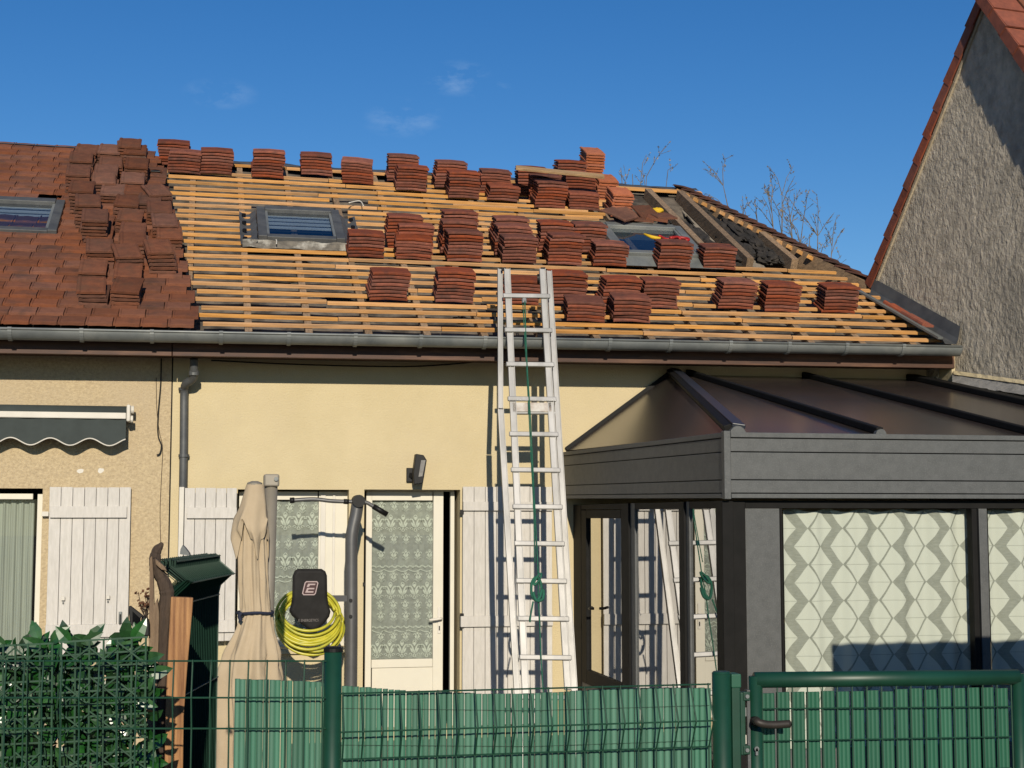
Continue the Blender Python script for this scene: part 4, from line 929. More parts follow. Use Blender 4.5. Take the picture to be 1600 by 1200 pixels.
MB().bar(h0 + Vector((.07, -.01, .012)), h1 + Vector((.05, -.01, .012)), .09, .03, Vector((.1, -.25, .96))).build('hip_capping', mat('blue_black_capping', (.025, .03, .042), (.02, .025, .035), scale=5, rough=.35), vr, bevel=.006)
c = h0 + Vector((.05, -.03, -.045)); MB().tube([c + Vector((0, -.02, 0)), c + Vector((0, .02, 0))], .055, 14).build('bar_end_cap', M_anth, vr)
MB().bar(sw + UPZ * .01, apex + UPZ * .01, .04, .04, Vector((0, -1, .3))).build('wall_flashing', M_anthd, vr)
# posts and frames on the side (plane X = XV)
def sx(px, X=None): # Y on the side plane below pixel column px
    X = XV if X is None else X
    d = ray(px, 900); return CAM.y + d.y * (X - CAM.x) / d.x
def sbox(nm, m, pxa, pxb, z0, z1, X0=0.0, X1=.05, par=None, bevel=.003):
    ya, yb = sx(pxa), sx(pxb)
    return MB().box((XV + X0, min(ya, yb), z0), (XV + X1, max(ya, yb), z1)).build(nm, m, par or vr, bevel=bevel)
ZS = ZVB - .012
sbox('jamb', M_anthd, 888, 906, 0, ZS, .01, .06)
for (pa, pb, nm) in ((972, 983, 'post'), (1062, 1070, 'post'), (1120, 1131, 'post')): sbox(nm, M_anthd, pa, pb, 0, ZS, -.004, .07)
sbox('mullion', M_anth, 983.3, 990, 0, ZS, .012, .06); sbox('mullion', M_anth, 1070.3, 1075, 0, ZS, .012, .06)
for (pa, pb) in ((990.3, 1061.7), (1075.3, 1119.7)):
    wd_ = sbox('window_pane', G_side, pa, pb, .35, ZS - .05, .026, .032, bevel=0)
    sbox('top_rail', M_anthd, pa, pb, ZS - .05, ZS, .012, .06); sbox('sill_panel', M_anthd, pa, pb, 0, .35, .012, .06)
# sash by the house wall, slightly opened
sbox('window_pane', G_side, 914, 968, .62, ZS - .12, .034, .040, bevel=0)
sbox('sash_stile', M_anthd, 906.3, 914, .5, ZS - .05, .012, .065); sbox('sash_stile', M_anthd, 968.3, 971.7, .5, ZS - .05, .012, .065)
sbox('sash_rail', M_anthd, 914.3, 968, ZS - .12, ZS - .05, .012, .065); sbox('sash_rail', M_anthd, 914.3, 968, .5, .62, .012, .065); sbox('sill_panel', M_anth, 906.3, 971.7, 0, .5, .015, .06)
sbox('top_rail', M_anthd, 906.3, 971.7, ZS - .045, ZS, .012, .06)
yh = sx(926); ptube('window_handle', [(XV + .01, yh, 1.16), (XV - .03, yh, 1.16), (XV - .035, yh - .1, 1.175)], .012, M_black, vr)
# corner post and front
fp = lambda px, Y=YV + .03: at_y(px, 900, Y).x
YP = YV + .06
MB().box((XV + .02, YP, 0), (fp(1166, YP), YP + .09, ZS)).build('corner_post', M_anthd, vr, bevel=.004)
MB().box((fp(1167, YP), YP + .015, 0), (fp(1221, YP), YP + .05, ZS - .05)).build('wall_panel', M_anth, vr, bevel=.003)
MB().box((fp(1167, YP), YP + .01, ZS - .048), (XVR, YP + .06, ZS)).build('head_rail', M_anthd, vr)
for (a, b) in ((1221.4, 1225), (1521, 1529), (1532, 1545)): MB().box((fp(a, YP), YP + (.0 if a > 1500 else .01), 0), (fp(b, YP), YP + .07, ZS - .05)).build('mullion', M_anthd if a != 1532 else M_anth, vr, bevel=.003)
for (a, b) in ((1225.3, 1520.7), (1545.4, 1840)):
    MB().box((fp(a, YP), YP + .03, .45), (fp(b, YP), YP + .036, ZS - .052)).build('window_pane', G_front, vr)
    MB().box((fp(a, YP), YP + .01, 0), (fp(b, YP), YP + .06, .45)).build('sill_panel', M_anth, vr)
MB().box((fp(1840.4, YP), YP, 0), (fp(1850, YP), YP + .07, ZS)).build('post', M_anthd, vr)
MB().box((XV + .1, YV + .2, .0), (XVR, YW - .01, .02)).build('floor', M_paving, vr)

# patterned curtains behind the front glass
def curtain_mat():
    m = bpy.data.materials.new('zigzag_curtain'); m.use_nodes = True; t = m.node_tree; b = t.nodes['Principled BSDF']; b.inputs['Roughness'].default_value = .95; b.inputs['Specular IOR Level'].default_value = .1
    c = t.nodes.new('ShaderNodeTexCoord'); sp = t.nodes.new('ShaderNodeSeparateXYZ'); t.links.new(c.outputs['UV'], sp.inputs[0])
    def mth(op, a, b_=None, c_=None):
        n = t.nodes.new('ShaderNodeMath'); n.operation = op
        for i, v in enumerate((a, b_, c_)):
            if v is None: continue
            if hasattr(v, 'is_output'): t.links.new(v, n.inputs[i])
            else: n.inputs[i].default_value = v
        return n.outputs[0]
    u, v = sp.outputs[0], sp.outputs[1]                 # u in pattern periods, v in rows
    tri = mth('PINGPONG', v, 1.0)                       # 0..1..0 over two rows
    thick = mth('FRACT', mth('MULTIPLY_ADD', tri, -.36, u)); f1 = mth('LESS_THAN', thick, .30)
    thin = mth('FRACT', mth('ADD', mth('MULTIPLY_ADD', tri, .30, u), .05)); f2 = mth('LESS_THAN', thin, .055)
    hl = mth('LESS_THAN', mth('FRACT', mth('ADD', v, .015)), .03)
    n = t.nodes.new('ShaderNodeTexNoise'); n.inputs['Scale'].default_value = 90; mp = t.nodes.new('ShaderNodeMapping'); mp.inputs['Scale'].default_value = (.15, 1, 1.5); t.links.new(c.outputs['Object'], mp.inputs[0]); t.links.new(mp.outputs[0], n.inputs[0])
    d = mth('MAXIMUM', mth('MAXIMUM', mth('MULTIPLY', f1, .85), mth('MULTIPLY', f2, .9)), mth('MULTIPLY', hl, .7)); d = mth('MULTIPLY', d, mth('MULTIPLY_ADD', n.outputs[0], .6, .7))
    x = t.nodes.new('ShaderNodeMix'); x.data_type = 'RGBA'; t.links.new(d, x.inputs[0]); x.inputs[6].default_value = (.525, .54, .50, 1); x.inputs[7].default_value = (.225, .235, .212, 1)
    t.links.new(x.outputs[2], b.inputs['Base Color']); return m
M_zig = curtain_mat()
def zig(lab, pxa, pxb, group):
    Yc = YP + .10; a, b = at_y(pxa, 900, Yc).x, at_y(pxb, 900, Yc).x; z1 = ZS - .062; z0 = .2
    per, rowh = .2545, .1185
    nu = 120; mb = MB(); wob = lambda u: .014 * math.sin(u * 6.283 * 4.4 + .6) + .006 * math.sin(u * 6.283 * 11)
    mb.grid(lambda u, v: (a + u * (b - a), Yc + wob(u), z0 + v * (z1 + .010 * math.sin(u * 34) - z0)), nu, 4)
    o = mb.build(name='patterned_curtain', m=M_zig, smooth=True, label=lab, cat='curtain', group=group)
    me = o.data; uv = me.uv_layers.new(name='uv')
    for l in me.loops:
        co_ = me.vertices[l.vertex_index].co + o.location; u = (co_.x - a) / (b - a)
        uv.data[l.index].uv = ((co_.x - at_y(1232, 900, Yc).x + .25 * wob(u)) / per + .12, (co_.z - z1) / rowh + 20.0)
    return o
zig('pale green zigzag patterned curtain filling the wide veranda window', 1226, 1519, 'veranda curtains')
zig('pale green zigzag patterned curtain in the narrower veranda window beyond the mullion', 1547, 1838, 'veranda curtains')

# unseen wall block added to the right, out of view, to shade the curtains' foot
cp = at_y(1311, 1027, YP + .03); kY = 6.0; dYs = cp.y - kY
sxp = cp.x - SDIR.x / SDIR.y * dYs; szp = cp.z + (-SDIR.z / SDIR.y) * dYs
gw = thing('unseen_shade_wall', 'unseen rendered wall block with coping, added beyond the gate to shade the curtains', 'wall', (sxp + 1, kY, 0))
MB().box((sxp, kY, 0), (sxp + 3.2, kY + .25, szp - .06)).build('wall', M_cream, gw, bevel=.01); MB().box((sxp, kY - .04, szp - .058), (sxp + 3.24, kY + .29, szp)).build('coping', M_paving, gw, bevel=.01)

# ================================================================== parasol
YU = 9.7
def up_(px, py, Y=YU): return at_y(px, py, Y)
um = thing('closed_parasol', 'closed sand-coloured cantilever parasol tied at the waist beside its taupe mast', 'parasol', (up_(395, 1000).x, YU, 0))
prof = [(757, 386, 411), (768, 383, 414), (800, 378, 415), (830, 374, 416), (870, 372, 419), (910, 373, 421), (940, 375, 422), (955, 376, 423), (960, 375, 425), (985, 366, 429), (1020, 347, 440), (1060, 338, 446), (1100, 335, 449), (1150, 333, 451), (1230, 330, 454)]
def canopy(u, v):
    k = v * (len(prof) - 1); i = min(int(k), len(prof) - 2); f = k - i
    py = prof[i][0] + (prof[i+1][0] - prof[i][0]) * f; a = prof[i][1] + (prof[i+1][1] - prof[i][1]) * f; b = prof[i][2] + (prof[i+1][2] - prof[i][2]) * f
    c = up_((a + b) / 2, py); r = (up_(b, py).x - up_(a, py).x) / 2
    th = u * 2 * math.pi; am = .05 + .20 * max(0, (py - 955) / 200) + .08 * (1 - abs(py - 860) / 120 if abs(py - 860) < 120 else 0)
    rr = r * (1 - am + am * math.sin(8 * th + .9 * math.sin(v * 5)) + .04 * math.sin(17 * th + v * 9) + .07 * mnoise.noise(Vector((math.cos(th) * 2.2, math.sin(th) * 2.2, v * 14))) + .035 * mnoise.noise(Vector((math.cos(th) * 6, math.sin(th) * 6, v * 30))))
    z = c.z + (.03 * math.sin(8 * th + 1) if v > .99 else 0)
    return Vector((c.x + rr * math.cos(th), c.y + rr * .8 * math.sin(th), z))
MB().grid(canopy, 128, 60).build('canopy', M_canvas, um, smooth=True)
vp = [(757, 387, 411), (790, 377, 415), (815, 366, 416), (828, 364, 418), (842, 372, 417), (838, 374, 416)]
def vent(u, v):
    k = v * 4; i = min(int(k), 3); f = k - i
    py = vp[i][0] + (vp[i+1][0] - vp[i][0]) * f; a = vp[i][1] + (vp[i+1][1] - vp[i][1]) * f; b = vp[i][2] + (vp[i+1][2] - vp[i][2]) * f
    c = up_((a + b) / 2, py); r = (up_(b, py).x - up_(a, py).x) / 2; th = u * 2 * math.pi
    dz = (.13 * v * v) * math.sin(4 * th + .4) ** 3
    return Vector((c.x + (r + .008) * (1 + .10 * v * math.sin(8 * th)) * math.cos(th), c.y + (r + .008) * .85 * (1 + .1 * v * math.sin(8 * th)) * math.sin(th), c.z - dz))
MB().grid(vent, 96, 16).build('vent_flap', M_canvas, um, smooth=True)
c = up_(398, 756); MB().tube([c - UPZ * .02, c + UPZ * .006, c + UPZ * .018], [.048, .05, .02], 18).build('top_cap', M_mast, um, smooth=False)
c = up_(399, 957); MB().tube([c + Vector((.112 * math.cos(t_), .09 * math.sin(t_), .004 * math.sin(3 * t_))) for t_ in frange(0, 6.283, 26)], .010, 6).build('tie_strap', mat('navy_strap', (.02, .025, .05), rough=.8), um)
ptube('tie_strap', spline([up_(378, 957, YU - .1), up_(374, 963, YU - .1), up_(377, 970, YU - .1)], 4), .012, MATS['navy_strap'], um)
m0, m1 = up_(424, 744, YU + .14), up_(421, 1000, YU + .14)
a_, b_ = m0, Vector((m0.x - .03, YU + .14, 0)); MB().tube([a_, b_], .043, 18).build('mast', M_mast, um, smooth=True)
MB().box((m0.x - .05, YU + .08, m0.z - .07), (m0.x + .05, YU + .2, m0.z + .012)).build('mast_head', M_mast, um, bevel=.012)
c = m0 + Vector((.028, -.065, -.02)); MB().tube([c, c + Vector((0, -.01, 0))], .014, 12).build('pivot_bolt', M_zinc, um)
MB().box((m0.x - .45, YU - .2, 0), (m0.x + .35, YU + .5, .07)).build('base', M_zincd, um, bevel=.02)

# ================================================================== exercise tower, pad and hose
YG = 12.28
def gp(px, py, Y=YG): return at_y(px, py, Y)
gy = thing('exercise_tower', 'grey steel pull-up tower with a black vinyl back pad in front of the window', 'exercise machine', (gp(548, 900).x, YG, 0))
a_ = gp(549, 1000); pts = spline([Vector((a_.x + .0, YG, 0)), Vector((a_.x, YG, .9)), gp(549, 870), gp(550, 835), gp(556, 805), gp(559, 785)], 6)
ptube('upright', pts, .052, M_steel, gy, n=18)
c = gp(559.5, 783); MB().tube([c + Vector((0, -.075, 0)), c + Vector((0, .07, 0))], .052, 18).build('bar_clamp', M_black, gy)
ptube('pull_up_bar', spline([gp(455, 782), gp(490, 780), gp(520, 783), gp(559, 784), gp(572, 785), gp(583, 791), gp(604, 803)], 6), .017, M_steel, gy, n=10)
ptube('grip', [gp(583, 791, YG - .002), gp(605, 804, YG - .002)], .023, M_black, gy, n=10); ptube('grip', [gp(537, 783.5, YG), gp(545, 784, YG)], .022, M_black, gy, n=10); ptube('grip', [gp(453, 782, YG), gp(460, 781.6, YG)], .024, M_black, gy, n=10)
for py in (938, 963):
    c = gp(547 + 1, py, YG - .056); MB().tube([c + Vector((0, .02, 0)), c - Vector((0, .012, 0))], .014, 10).build('bolt', M_black, gy)
MB().box((a_.x - .35, YG - .3, 0), (a_.x + .1, YG + .3, .05)).build('base', M_black, gy, bevel=.01)
YPD = 12.10
out_ = [(461, 892), (466, 889), (503, 889), (509, 893), (511.5, 900), (512, 932), (514, 945), (517, 956), (515, 964), (506, 976), (497, 983), (489, 986), (480, 982), (468, 973), (456, 962), (452, 955), (455, 946), (457, 932), (457.5, 900)]
def pprism(outl, Y, th): return MB().prism([at_y(x, y, Y) for x, y in outl], (0, th, 0))
pd = pprism(out_, YPD, .075).build('back_pad', M_pad, gy, smooth=False, bevel=.03); pd.modifiers['bevel'].segments = 4; pd.modifiers['bevel'].angle_limit = R(60)
MB().bar(gp(485, 935, YPD + .12), gp(549, 935, YG), .05, .05).build('pad_arm', M_steel, gy)
MB().bar(gp(485, 935, YPD + .076), gp(485, 935, YPD + .14), .08, .08).build('pad_plate', M_black, gy)
def ring(outer, inner, Y, th):
    mb = MB(); n = len(outer)
    for k in range(n):
        a, b, c, d = outer[k], outer[(k + 1) % n], inner[(k + 1) % n], inner[k]
        mb.prism([at_y(*p, Y) for p in (a, b, c, d)], (0, th, 0))
    return mb
emb_o = [(478.5, 908), (495.5, 908), (497.5, 911), (493.5, 927.5), (491, 930), (474, 930), (472, 927), (476, 910.5)]
emb_i = [(479.3, 909.7), (494.8, 909.7), (495.8, 911.5), (492.2, 926.8), (490.4, 928.4), (474.8, 928.4), (473.7, 926.6), (477.5, 911.2)]
YEM = YPD - .0025
em = ring(emb_o, emb_i, YEM, .002).build('emblem', M_print, pd)
MB().prism([at_y(*p, YEM + .0008) for p in emb_i], (0, .001, 0)).build('emblem_field', M_printr, pd)
eb = MB()
for poly_ in ([(481.5, 912), (493, 912), (492.4, 914.2), (484.5, 914.2), (482.5, 917), (479.2, 917)], [(480, 918.6), (491.5, 918.6), (490.9, 920.8), (482.3, 920.8), (480.8, 923.7), (490, 923.7), (489.4, 926), (476.8, 926)]):
    eb.prism([at_y(*p, YEM - .001) for p in poly_], (0, .0015, 0))
eb.build('emblem_letter', M_print, pd)
fc = bpy.data.curves.new('lettering', 'FONT'); fc.body = 'E ENERGETICS'; fc.align_x = 'LEFT'; fc.size = .030
fo = bpy.data.objects.new('lettering', fc); COL.objects.link(fo); dg = bpy.context.evaluated_depsgraph_get(); me = bpy.data.meshes.new_from_object(fo.evaluated_get(dg)); bpy.data.objects.remove(fo)
tp = at_y(466, 971.5, YEM); me.materials.clear(); me.materials.append(mat('dim_print', (.20, .18, .17), rough=.7))
for v in me.vertices: v.co = tp + Vector((v.co.x * .85, 0, v.co.y)) - BASE[gy.name]
lo_ = bpy.data.objects.new('lettering', me); COL.objects.link(lo_); lo_.parent = pd
# yellow hose coil
hz = []
turns = 15; rh = random.Random(3)
for k in range(turns):
    cx = 483 + rh.uniform(-4, 4); rx = 42 + 11 * ((k * 7) % turns) / turns + rh.uniform(-2, 2); top = 925 + rh.uniform(-6, 6); bot = 985 + 44 * ((k * 7) % turns) / turns + rh.uniform(-4, 4)
    dph = rh.uniform(-.25, .25); lay = rh.uniform(-.03, .05)
    for j in range(44):
        t_ = 2 * math.pi * j / 44; s_ = math.sin(t_ + dph * .4)
        yy_ = (top + bot) / 2 - s_ * (bot - top) / 2
        wv = 1 - .12 * max(0, s_)
        dep = YPD + .12 - .115 * (1 - s_) * .9 + lay - (.06 if s_ < -.2 else 0)
        hz.append(at_y(cx + rx * wv * math.cos(t_ + dph) * 1.0, yy_, dep))
hz.append(at_y(525, 1010, YPD)); hz.append(at_y(520, 1060, YPD)); hz.append(Vector((hz[-1].x, YPD, .05)))
hs = MB().tube(hz, .0125, 7).build('garden_hose', M_hose, smooth=True, label='yellow garden hose hung in a thick coil round the black pad', cat='hose')

# ================================================================== things leaning behind the fence
YB = 5.25
def pp(outl, Y, th, nm, m, par=None, bevel=.004, **k): return pprism(outl, Y, th).build(nm, m, par, bevel=bevel, **k)
ot = thing('weathered_timber', 'old split grey timber post with a bent knotty top behind the fence', 'timber', at_y(245, 1100, YB))
zg = lambda px, Y: proj(Vector((at_y(px, 1100, Y).x, Y, .02)))[1]
bot = zg(245, YB)
pp([(233, 960), (234, 872), (238, 868), (240, 900), (241, 945), (246, 935), (249, 960), (247, 1030), (244, 1120), (241, bot), (226, bot), (229, 1120), (232, 1030)], YB, .05, 'post', M_oldwood, ot)
def limb(pts_, rs, nm, m):
    P_ = spline([at_y(x, y, YB + dy) for x, y, dy in pts_], 5); n_ = len(P_); k_ = len(rs) - 1
    rr = []
    for i in range(n_):
        f = i / (n_ - 1) * k_; j = min(int(f), k_ - 1); rr.append((rs[j] + (rs[j + 1] - rs[j]) * (f - j)) * (1 + .16 * mnoise.noise(Vector((i * .7, 3.1, 0)))))
    MB().tube(P_, rr, 9).build(nm, m, ot)
limb([(243, 892, .05), (242, 873, .05), (245, 860, .05), (250.5, 853, .05), (254, 848, .05)], [.022, .020, .017, .012, .004], 'bent_top', M_darkwood)
limb([(239, 873, .02), (247, 893, .03), (257, 912, .03), (261, 930, .03), (258, 965, .03), (254, 1030, .03), (250, 1200, .03), (248, 1500, .03)], [.012, .02, .024, .026, .024, .022, .022, .022], 'split_limb', M_darkwood)
pp([(242, 872), (258, 886), (261, 893), (252, 890), (243, 882)], YB - .01, .04, 'splinter', M_oldwood, ot)
bot = zg(275, YB - .02)
pp([(267, 932.5), (302, 934), (300, 960), (293, 1040), (287, 1120), (279, bot), (252, bot), (258, 1120), (263, 1010)], YB - .02, .035, 'leaning_plank', M_plank, label='fresh brown plank leaning upright beside the split timber post', cat='plank', bevel=.004)
pp([(244, 945), (262, 930), (270, 950), (268, 1100), (262, 1200), (256, bot), (240, bot)], YB + .12, .02, 'dark_gap_panel', M_darkwood, label='dark panel painting the shaded gap between the timber post and brown plank', cat='board')  # added sheet, its dark colour paints the shade in the gap
lp = thing('solar_lamp', 'black solar lamp box fixed at the side of the split timber post', 'lamp', at_y(217, 990, YB))
pp([(200.5, 948), (204, 946.5), (224, 962), (219.5, 966), (219.5, 993), (203, 975)], YB - .05, .02, 'face', M_black, lp, bevel=.003); pp([(220.5, 965.5), (225, 962), (233.5, 971), (233.5, 994), (220.5, 994)], YB - .03, .06, 'housing', M_black, lp, bevel=.004)
pp([(207, 955), (219, 966), (219, 986), (207, 972)], YB - .056, .004, 'lens', mat('dark_lens', (.004, .004, .005), rough=.15), lp, bevel=0)
# dry twig sprig by the lamp
tw = thing('dried_sprig', 'dried brown flower sprig behind the black solar lamp', 'plant', at_y(224, 960, YB + .3))
mb = MB(); ml = MB()
for k in range(14):
    a = at_y(228 + rnd.uniform(-3, 3), 965, YB + .3); b = at_y(rnd.uniform(216, 236), rnd.uniform(923, 950), YB + .3 + rnd.uniform(-.04, .04)); mb.tube([a, (a + b) / 2 + Vector((rnd.uniform(-.01, .01), 0, 0)), b], .0018, 4)
    for q in range(4):
        c = b + Vector((rnd.uniform(-.012, .012), rnd.uniform(-.01, .01), rnd.uniform(-.012, .012))); ml.mbox(Matrix.Translation(c) @ Matrix.Rotation(rnd.random() * 3, 4, Vector((rnd.random(), rnd.random(), 1)).normalized()), (-.004, -.001, -.004), (.004, .001, .004))
mb.build('stems', M_darkwood, tw); ml.build('blooms', mat('dry_bloom', (.16, .07, .035), rough=.9), tw)

# bundle of folded-top mesh panels standing on end
pa, pb = at_d(258, 875, 5.35), at_d(329, 864, 6.15)
pl = Vector((pb.x - pa.x, pb.y - pa.y, 0)); PL = pl.length; pl.normalize(); pnm = Vector((pl.y, -pl.x, 0))
if pnm.dot(RT) < 0: pnm = -pnm
ZP = pa.z
zs = [ZP, ZP - .028, ZP - .075, ZP - .125, ZP - .16, ZP - .5, .03]; fo_ = [0, .004, .062, .008, 0, 0, 0]
NP = 13
M_wirel = mat('sunlit_green_wire', (.10, .15, .115), (.05, .10, .07), scale=20, rough=.5)  # paler copy of the wire green: sunlight painted on end and cross wires
M_wired = mat('deep_green_wire', (.006, .034, .019), (.004, .026, .015), scale=20, rough=.6, spec=.2)
for k in range(NP):
    off = pnm * (k * .0046 - .02) + pl * rnd.uniform(-.015, .015); dz = rnd.uniform(-.006, .006)
    o = pa + off; o.z = 0
    t = thing('spare_mesh_panel', 'spare dark green fence panel, %s of the upright bundle from the brown plank' % ORD[k], 'fence panel', o, 'bundle of spare mesh panels')
    vw = MB()
    nwr = 26
    for q in range(nwr):
        b0 = pa + off + pl * (PL * q / (nwr - 1))
        P = [Vector((b0.x, b0.y, 0)) + pnm * fo_[i] + UPZ * (zs[i] + dz) for i in range(7)]
        if q == nwr - 1: MB().tube(P, .0028, 5, caps=False).build('end_wire', M_wirel, t)
        else: vw.tube(P, .0026, 4, caps=False)
    setp(vw.build('vertical_wires', M_wired, t), kind='stuff')
    for i in (0, 2, 4, 5):
        a = Vector((pa.x, pa.y, 0)) + off + pnm * (fo_[i] + .004) + UPZ * (zs[i] + dz - .004); MB().tube([a, a + pl * PL], .003, 4, caps=False).build('cross_wire', M_wirel, t)
c = at_d(289, 858, 6.3); MB().prism([at_d(x, y, 6.3) for x, y in ((281, 866), (282, 858), (285, 852), (289, 856), (295, 864), (296, 868))], HF * .03).build('grey_bracket', M_zinc, label='small grey metal bracket poking up behind the mesh panel bundle', cat='bracket')

# ================================================================== fence
YFN = 4.55
p1 = at_y(520, 1080, YFN); p2 = at_y(1127, 1066, YFN)
def fence_post(lab, px, top, r, capm=M_wire):
    t_ = at_y(px, top, YFN); t = thing('fence_post', lab, 'fence post', (t_.x, YFN, 0), 'round green fence posts')
    MB().tube([(t_.x, YFN, 0), (t_.x, YFN, t_.z)], r, 20).build('tube', M_green, t, smooth=True)
    MB().tube([(t_.x, YFN, t_.z), (t_.x, YFN, t_.z + .010), (t_.x, YFN, t_.z + .015)], [r + .002, r + .002, r * .8], 20).build('cap', M_black if capm is M_wire else capm, t)
    return t
fence_post('slim round green post with black cap joining the two mesh fence panels', 520.5, 1018, .027)
D0 = (p1 - CAM).dot(FW)
wire_r = .0026
def fence_panel(name, lab, pos, ztop, n0, n1, pitch, fold_rows, nrm, fold, ztf, r=wire_r):
    """pos(s): ground point s metres along; nrm: direction the folds stick out"""
    o = pos((n0 + n1) / 2 * pitch); t = thing(name, lab, 'fence panel', Vector((o.x, o.y, 0)), 'green welded mesh fence panels')
    for k in range(n0, n1 + 1):
        s = k * pitch; b = pos(s); zt = ztf(s)
        P = [b + UPZ * (zt + .0)]
        for (dz_top, dz_tip, dz_bot) in fold_rows: P += [b + UPZ * (zt - dz_top), b + nrm * fold + UPZ * (zt - dz_tip), b + UPZ * (zt - dz_bot)]
        P.append(b + UPZ * .06)
        MB().tube(P, r, 6).build('vertical_wire', M_wire, t, smooth=False)
    hz_ = [0.004]
    for (a, b_, c_) in fold_rows: hz_ += [('f', b_), c_]
    d = hz_[-1] + .2
    while d < 1.2: hz_.append(d); d += .2
    for h in hz_:
        f = 0; hh = h
        if isinstance(h, tuple): f = fold; hh = h[1]
        a = pos(n0 * pitch - .01) + nrm * (f - r * 1.9) + UPZ * (ztf(n0 * pitch) - hh); b = pos(n1 * pitch + .01) + nrm * (f - r * 1.9) + UPZ * (ztf(n1 * pitch) - hh)
        MB().tube([a, b], r * 1.1, 6).build('horizontal_wire', M_wire, t)
    return t
# middle panel between the posts
A_, B_ = at_y(535, 1081, YFN - .005), at_y(1104, 1066.5, YFN - .005)
ztm = lambda s: A_.z + (B_.z - A_.z) * s / (B_.x - A_.x)
npm = 20; pm_ = (B_.x - A_.x) / npm
fence_panel('mesh_fence_panel', 'green mesh fence panel between the slim post and the gate post', lambda s: Vector((A_.x + s, YFN - .02, 0)), None, 0, npm, pm_, [(.012, .112, .20)], Vector((0, -1, 0)), .05, ztm)
# left panel, square to the street corner
L0 = at_d(505, 1031, D0 - .02); Lz = L0.z
pitch_l = (at_d(505, 1031, D0) - at_d(476, 1031, D0)).length
fence_panel('mesh_fence_panel', 'green mesh fence panel in front of the leafy screen and leaning planks', lambda s: Vector((L0.x, L0.y, 0)) - RT * s, None, 0, 27, pitch_l, [(.015, .112, .205)], -HF, .012, lambda s: Lz)

# green cane screen, slat by slat
def slat_obj(par, base, wdir, ndir, wd, z0, z1, m, ribs=1, nm='slat', tilt=0):
    mb = MB(); n = 5 * ribs; pts = []
    for j in range(n + 1):
        u = j / n - .5; ph = (u + .5) * ribs; d = abs(math.sin(ph * math.pi)) ** .7
        pts.append(base + wdir * (u * wd) + ndir * (.0045 * d))
    for a, b in zip(pts, pts[1:]): mb.quad(a + UPZ * z0, b + UPZ * z0, b + UPZ * z1 + wdir * tilt, a + UPZ * z1 + wdir * tilt)
    bk = [p_ - ndir * .006 for p_ in (pts[0], pts[-1])]
    mb.quad(bk[0] + UPZ * z0, bk[1] + UPZ * z0, bk[1] + UPZ * z1, bk[0] + UPZ * z1); mb.quad(*[p_ + UPZ * z1 for p_ in pts], *[p_ + UPZ * z1 for p_ in reversed(bk)])
    return mb.build(nm, m, par)
topc = [(366, 1061), (440, 1063), (505, 1066), (533, 1071), (640, 1079.5), (700, 1082), (760, 1084), (820, 1084), (880, 1081), (960, 1076), (1040, 1075), (1110, 1075)]
def top_y(px):
    for (a, b), (c, d) in zip(topc, topc[1:]):
        if a <= px <= c: return b + (d - b) * (px - a) / (c - a)
    return topc[-1][1]
sc1 = thing('cane_screen', 'green plastic cane privacy screen tied behind the mesh between slim post and gate post', 'privacy screen', (A_.x + .6, YFN + .012, 0), 'green cane screens')
px = 534.0; YS = YFN + .014
while px < 1110:
    t_ = at_y(px + 4.5, top_y(px + 4.5) + rnd.uniform(-.6, .6), YS); wd = at_y(px + 9.15, 1100, YS).x - at_y(px, 1100, YS).x
    slat_obj(sc1, Vector((t_.x, YS + rnd.uniform(-.002, .002), 0)), Vector((1, 0, 0)), Vector((0, -1, 0)), wd * rnd.uniform(.86, .95), .08, t_.z, M_slat, tilt=rnd.uniform(-.002, .002)); px += 9.15
for dz in (.055, .165, .275):
    a, b = at_y(534, 1078, YS - .006), at_y(1108, 1075, YS - .006); MB().tube([a - UPZ * dz, (a + b) / 2 - UPZ * (dz + .012), b - UPZ * dz], .0011, 4).build('binding_wire', M_wire, sc1)
sc2 = thing('cane_screen', 'short end of green cane screen left of the slim post behind mesh', 'privacy screen', at_d(440, 1100, D0 + .02) * 1, 'green cane screens')
px = 366.0; DS = D0 + .012
while px < 503:
    t_ = at_d(px + 4.5, top_y(px + 4.5) + rnd.uniform(-.6, .6), DS); g_ = Vector((t_.x, t_.y, 0)); wd = 9.1 / F * DS
    slat_obj(sc2, g_ + HF * rnd.uniform(-.002, .002), RT, -HF, wd * rnd.uniform(.84, .95), .08, t_.z, M_slat, tilt=rnd.uniform(-.002, .002)); px += 9.1
for k in range(4): pass

# gate post and gate
gpst = thing('gate_post', 'stout round green gate post with a square lock jamb beside the gate', 'gate post', (p2.x, YFN, 0))
c = at_y(1127, 1052, YFN); r_ = (at_y(1140, 1100, YFN).x - at_y(1112, 1100, YFN).x) / 2
MB().tube([(c.x, YFN, 0), (c.x, YFN, c.z)], r_, 24).build('tube', M_green, gpst, smooth=True)
MB().tube([(c.x, YFN, c.z), (c.x, YFN, c.z + .006)], [r_ + .001, r_ - .004], 24).build('cap', M_green, gpst)
j0, j1 = at_y(1140.5, 1100, YFN).x, at_y(1154, 1100, YFN).x
MB().box((j0, YFN - .02, 0), (j1, YFN + .03, c.z - .004)).build('jamb', M_green, gpst, bevel=.004)
MB().box((j0 - .002, YFN - .024, c.z - .045), (j1 + .002, YFN + .034, c.z - .001)).build('jamb_cap', M_slatg, gpst, bevel=.004)
MB().box((j1 + .001, YFN - .016, at_y(1160, 1179, YFN).z), (at_y(1162, 1100, YFN).x, YFN + .02, at_y(1160, 1081, YFN).z)).build('strike_plate', M_green, gpst, bevel=.003)
